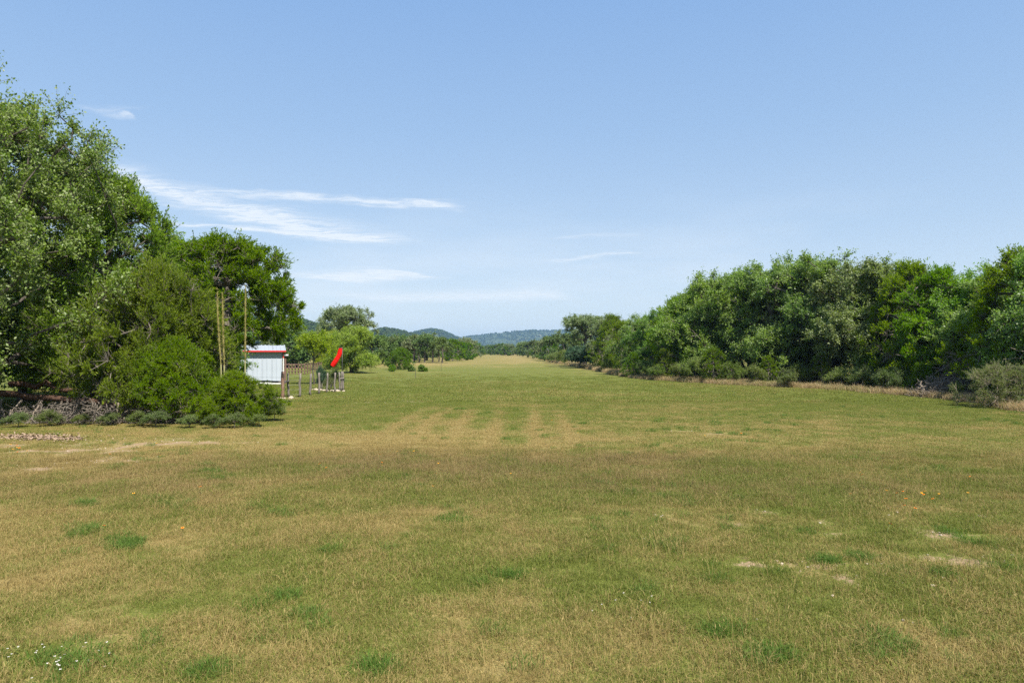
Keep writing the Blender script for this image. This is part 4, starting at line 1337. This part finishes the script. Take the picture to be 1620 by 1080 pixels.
def patch_set(name, mat_, specs):
    c = bpy.data.collections.new(name + '_blades')
    for i, sp in enumerate(specs):
        v, f, rn = patch(**sp)
        me = mesh_np(name + '_blades', v, f, mat_, {'rnd': ('FACE', 'FLOAT', rn)})
        c.objects.link(bpy.data.objects.new('%s_blades_%02d' % (name, i), me))
    return c


def scatter(name, pts, scl, coll, n_src, label, cat, attrs=None, seed=0, tilt=False):
    r2 = np.random.default_rng(seed)
    n = len(pts)
    at_ = {'rotz': ('POINT', 'FLOAT', r2.uniform(0, 6.283, n)), 'scl': ('POINT', 'FLOAT', scl), 'pick': ('POINT', 'INT', r2.integers(0, n_src, n))}
    for k_, v_ in (attrs or {}).items():
        at_[k_] = ('POINT', 'FLOAT', v_)
    me = mesh_np(name, pts, [], [], at_)
    o = link(name, me)
    tag(o, label, cat, kind='stuff')
    ng = bpy.data.node_groups.new(name + '_scatter', 'GeometryNodeTree')
    ng.interface.new_socket('Geometry', in_out='INPUT', socket_type='NodeSocketGeometry')
    ng.interface.new_socket('Geometry', in_out='OUTPUT', socket_type='NodeSocketGeometry')
    N = ng.nodes.new
    gi = N('NodeGroupInput'); go = N('NodeGroupOutput')
    ci = N('GeometryNodeCollectionInfo'); ci.inputs['Collection'].default_value = coll
    ci.inputs['Separate Children'].default_value = True; ci.inputs['Reset Children'].default_value = True
    ip = N('GeometryNodeInstanceOnPoints'); ip.inputs['Pick Instance'].default_value = True

    def attr(nm, typ):
        a_ = N('GeometryNodeInputNamedAttribute'); a_.data_type = typ; a_.inputs['Name'].default_value = nm
        return a_.outputs['Attribute']
    cx = N('ShaderNodeCombineXYZ'); ng.links.new(attr('rotz', 'FLOAT'), cx.inputs[2])
    ng.links.new(gi.outputs[0], ip.inputs['Points'])
    ng.links.new(ci.outputs[0], ip.inputs['Instance'])
    ng.links.new(attr('pick', 'INT'), ip.inputs['Instance Index'])
    ng.links.new(cx.outputs[0], ip.inputs['Rotation'])
    ng.links.new(attr('scl', 'FLOAT'), ip.inputs['Scale'])
    ng.links.new(ip.outputs[0], go.inputs[0])
    md = o.modifiers.new('scatter', 'NODES'); md.node_group = ng
    return o


def field_pts(y0, y1, step, margin=2.0, seed=0):
    """jittered grid over the part of the meadow between two distances"""
    r2 = np.random.default_rng(seed)
    out = []
    y = y0
    while y < y1:
        half = .76 * y + margin
        n = int(2 * half / step)
        xs_ = -half + (np.arange(n) + r2.random(n)) * step
        out.append(np.stack([xs_, y + step * r2.random(n)], 1))
        y += step
    p = np.concatenate(out)
    return p


def on_ground(p):
    return np.stack([p[:, 0], p[:, 1], gz(p[:, 0], p[:, 1])], 1)


def at_patch(p):
    return {'straw': straw(p[:, 0], p[:, 1]), 'band': band(p[:, 0], p[:, 1])}


near_c = patch_set('meadow_grass', M['grass'], [dict(n=300, rad_=.20, h0=.03, h1=.105, wid=.0020, lean_=.8, seed=s) for s in range(5)] + [dict(n=250, rad_=.20, h0=.025, h1=.08, wid=.0024, lean_=1.1, seed=20 + s) for s in range(3)])
p = field_pts(3.6, 19.5, .18, seed=1)
edge_ = p[:, 1] + 3.5 * (fbm(p[:, 0] / 3, p[:, 1] / 3, 61) - .5)
keep = (rng.random(len(p)) > np.clip(soil(p[:, 0], p[:, 1]) * 1.5, 0, .86)) & (rng.random(len(p)) > sstep(edge_, 15.0, 18.5))
p = p[keep]
hs = .55 + 1.0 * fbm(p[:, 0] / 1.1, p[:, 1] / 1.1, 91) + .25 * band(p[:, 0], p[:, 1])
scatter('meadow_grass', on_ground(p), hs * rng.uniform(.75, 1.15, len(p)), near_c, 8, 'patchy green and straw coloured meadow grass across the foreground', 'grass', at_patch(p), 2)
p = np.concatenate([field_pts(14.5, 33, .24, seed=33), field_pts(33, 80, .52, seed=3)])
keep = (rng.random(len(p)) > np.clip(soil(p[:, 0], p[:, 1]) * 2.0, 0, .97)) & (rng.random(len(p)) > sstep(p[:, 1], 26, 80)) & (np.abs(p[:, 0]) < 30)
p = p[keep]
mown_c = patch_set('mown_grass', M['grass'], [dict(n=150, rad_=.27, h0=.02, h1=.065, wid=.0042, lean_=.8, seed=50 + s) for s in range(5)])
scatter('mown_grass', on_ground(p), rng.uniform(.75, 1.2, len(p)) * np.where(p[:, 1] > 33, 1.9, 1.0), mown_c, 5, 'short mown grass of the runway beyond the russet strip', 'grass', at_patch(p), 4)
# loose seed heads over the russet strip and here and there in front
tall_c = patch_set('seed_grass', M['grass'], [dict(n=46, rad_=.28, h0=.14, h1=.34, wid=.0016, lean_=.55, seed=80 + s, seedhead=.8) for s in range(4)])
p = field_pts(4.2, 17.4, .34, seed=6)
b_ = band(p[:, 0], p[:, 1])
keep = rng.random(len(p)) < (.10 + .75 * b_ + .5 * (fbm(p[:, 0] / 1.8, p[:, 1] / 1.8, 77) > .60)) * (1 - np.clip(soil(p[:, 0], p[:, 1]) * 2, 0, 1))
p = p[keep]
a_ = at_patch(p); a_['straw'] = np.clip(a_['straw'] + .3, 0, 1)
scatter('seed_grass', on_ground(p), rng.uniform(.7, 1.2, len(p)), tall_c, 4, 'thin straw stems with seed heads standing in the russet strip', 'grass', a_, 7)
# deep green tufts
lush_c = patch_set('green_tufts', M['lush'], [dict(n=110, rad_=.15, h0=.05, h1=.15, wid=.0028, lean_=.7, seed=120 + s) for s in range(3)])
tuft = []
r3 = np.random.default_rng(15)
for (px, py, wpx, n) in [(200, 858, 26, 16), (140, 835, 24, 12), (125, 845, 14, 6), (142, 797, 14, 7), (265, 795, 34, 12), (335, 748, 20, 9), (330, 738, 12, 5), (455, 940, 10, 3), (490, 970, 14, 4), (800, 915, 20, 6), (340, 1058, 26, 8), (600, 1062, 24, 8), (720, 820, 24, 6), (690, 762, 14, 4), (560, 740, 20, 4), (650, 722, 18, 4), (795, 722, 20, 5), (960, 770, 70, 14), (1310, 885, 16, 6), (1370, 880, 26, 8), (1530, 860, 12, 5), (1485, 905, 16, 5), (1220, 1040, 40, 10), (1130, 1000, 30, 6), (440, 810, 30, 5), (230, 727, 26, 5), (190, 740, 16, 3), (860, 690, 14, 2), (1380, 1020, 60, 8), (90, 1050, 50, 8), (1010, 935, 18, 3), (660, 770, 12, 2), (500, 800, 12, 2), (1420, 900, 15, 3), (1070, 860, 25, 4), (520, 870, 20, 3), (760, 925, 12, 2), (1100, 780, 80, 8), (640, 755, 30, 4)]:
    for _ in range(n):
        a = px + r3.normal(0, wpx * .55); b = py + r3.normal(0, wpx * .14)
        d = EYE * FPX / (b - HOR)
        tuft.append((at(a, d), d))
for _ in range(1100):
    y = r3.uniform(4.5, 30); x = r3.uniform(-1, 1) * (.76 * y + 1)
    if fbm(np.array([x / 1.1]), np.array([y / 1.1]), 131)[0] > .60:
        tuft.append((x, y))
p = np.array(tuft)
scatter('green_tufts', on_ground(p), r3.uniform(.6, 1.2, len(p)), lush_c, 3, 'fresh dark green grass tufts dotted over the dry meadow', 'grass', at_patch(p), 9)
# broken limestone chips on the bare spots
chips = bpy.data.collections.new('limestone_chips_stones')
for i, me in enumerate(STONES):
    chips.objects.link(bpy.data.objects.new('limestone_chips_stones_%d' % i, me))
cp = []
for cx, cy_, rx, ry, a in SOILS:
    n_ = int(16 * a * min(rx * ry * 9, 5)) + 1
    cp.append(np.stack([cx + r3.normal(0, rx * .75, n_), cy_ + r3.normal(0, ry * .85, n_)], 1))
p = np.concatenate(cp)
scatter('limestone_chips', on_ground(p), .005 + .016 * r3.random(len(p)) ** 2.4, chips, 4, 'pale broken limestone chips strewn over the bare dirt patches', 'gravel', None, 31)
# tall tan hay along the edge of the wood and under the far oak
hay_c = patch_set('edge_hay', M['hay'], [dict(n=240, rad_=.42, h0=.22, h1=.55, wid=.006, lean_=.6, seed=150 + s, seedhead=.3) for s in range(4)])
edge = np.array([(20.2, 27.0), (21.6, 31.0), (21.8, 35), (21.0, 39.5), (19.0, 44.5), (15.6, 50), (13.0, 54.5), (11.0, 60.5), (10.4, 67), (10.8, 75), (10.6, 84), (10.8, 92), (9.9, 110), (9.6, 128), (8.4, 160)])
el = np.concatenate([[0], np.cumsum(np.linalg.norm(np.diff(edge, axis=0), axis=1))])
n = 1500
s_ = r3.random(n) ** 1.25 * el[-1]
q_ = np.stack([np.interp(s_, el, edge[:, 0]), np.interp(s_, el, edge[:, 1])], 1)
q_[:, 0] += r3.uniform(-.3, 1.9, n); q_[:, 1] += r3.normal(0, .3, n)
keep = fbm(q_[:, 0] / 1.4, q_[:, 1] / 1.4, 171) > .36
p = q_[keep]
a_ = {'straw': np.clip(.72 + .9 * (fbm(p[:, 0] / 2.5, p[:, 1] / 2.5, 181) - .5), 0, 1), 'band': np.full(len(p), .25)}
scatter('edge_hay', on_ground(p), r3.uniform(.6, 1.15, len(p)) * (1 + .25 * (p[:, 1] > 70)), hay_c, 4, 'tall tan hay and weeds along the foot of the dense wood', 'grass', a_, 11)

# ------------------------------------------------------------------ scrub wood covering the hills (seen only as a mass)
cov = bpy.data.collections.new('hill_cover_crowns')
for i in range(3):
    r2 = np.random.default_rng(600 + i)
    n = 90
    P_ = unit(r2.normal(0, 1, (n, 3))) * r2.uniform(.75, 1.0, (n, 1)) * np.array([2.6, 2.6, 2.2]) + np.array([0, 0, 2.2])
    nr = unit((P_ - np.array([0, 0, 1.8])) + r2.normal(0, .9, (n, 3)))
    ax = unit(np.cross(nr, r2.normal(0, 1, (n, 3))))
    v, q = leaf_quads(P_ - ax * .8, ax, nr, np.full(n, 1.7), np.full(n, 1.5))
    me = mesh_np('hill_cover_crowns', v, q, M['hill_leaf'], {'tint': ('FACE', 'FLOAT', r2.random(n))})
    cov.objects.link(bpy.data.objects.new('hill_cover_crowns_%d' % i, me))
for hi, (A, B, Z) in enumerate(HILLS):
    r2 = np.random.default_rng(700 + hi)
    n = [9000, 5000, 3600, 4200][hi]
    fi = r2.random(n) * (A.shape[0] * .62 - 2); fj = r2.random(n) * (A.shape[1] - 1.001)
    i0 = fi.astype(int); j0 = fj.astype(int); u = fi - i0; w_ = fj - j0

    def bil(G):
        return G[i0, j0] * (1 - u) * (1 - w_) + G[i0 + 1, j0] * u * (1 - w_) + G[i0, j0 + 1] * (1 - u) * w_ + G[i0 + 1, j0 + 1] * u * w_
    p = np.stack([bil(A), bil(B), bil(Z) - .3], 1)
    keep = (p[:, 2] > -1) & (fbm(p[:, 0] / 60, p[:, 1] / 60, 800 + hi) > .36)
    p = p[keep]
    scatter('hill_cover', p, r2.uniform(.7, 1.5, len(p)) * (1.25 if hi < 2 else .95), cov, 3,
            ['scrub wood covering the long blue ridge', 'scrub wood covering the pointed blue-green hill', 'scrub wood covering the low green hill beside the pointed one', 'scrub wood covering the hill behind the big open oak'][hi], 'wood', None, 20 + hi)

# ------------------------------------------------------------------ haze: even air over the whole valley
hz_top = max(float(h[2].max()) for h in HILLS) + 25
hm, t = mat('haze')
pv = t.n('ShaderNodeVolumePrincipled')
pv.inputs['Color'].default_value = (0.42, 0.68, 1.0, 1)
pv.inputs['Density'].default_value = 0.00013
pv.inputs['Anisotropy'].default_value = 0.15
ho = t.n('ShaderNodeOutputMaterial')
t.l(pv.outputs[0], ho.inputs['Volume'])
hb = MB().box(-FAR - 20, FAR + 20, -FAR - 20, FAR + 20, -16, hz_top).build('haze', hm)
tag(hb, kind='stuff')
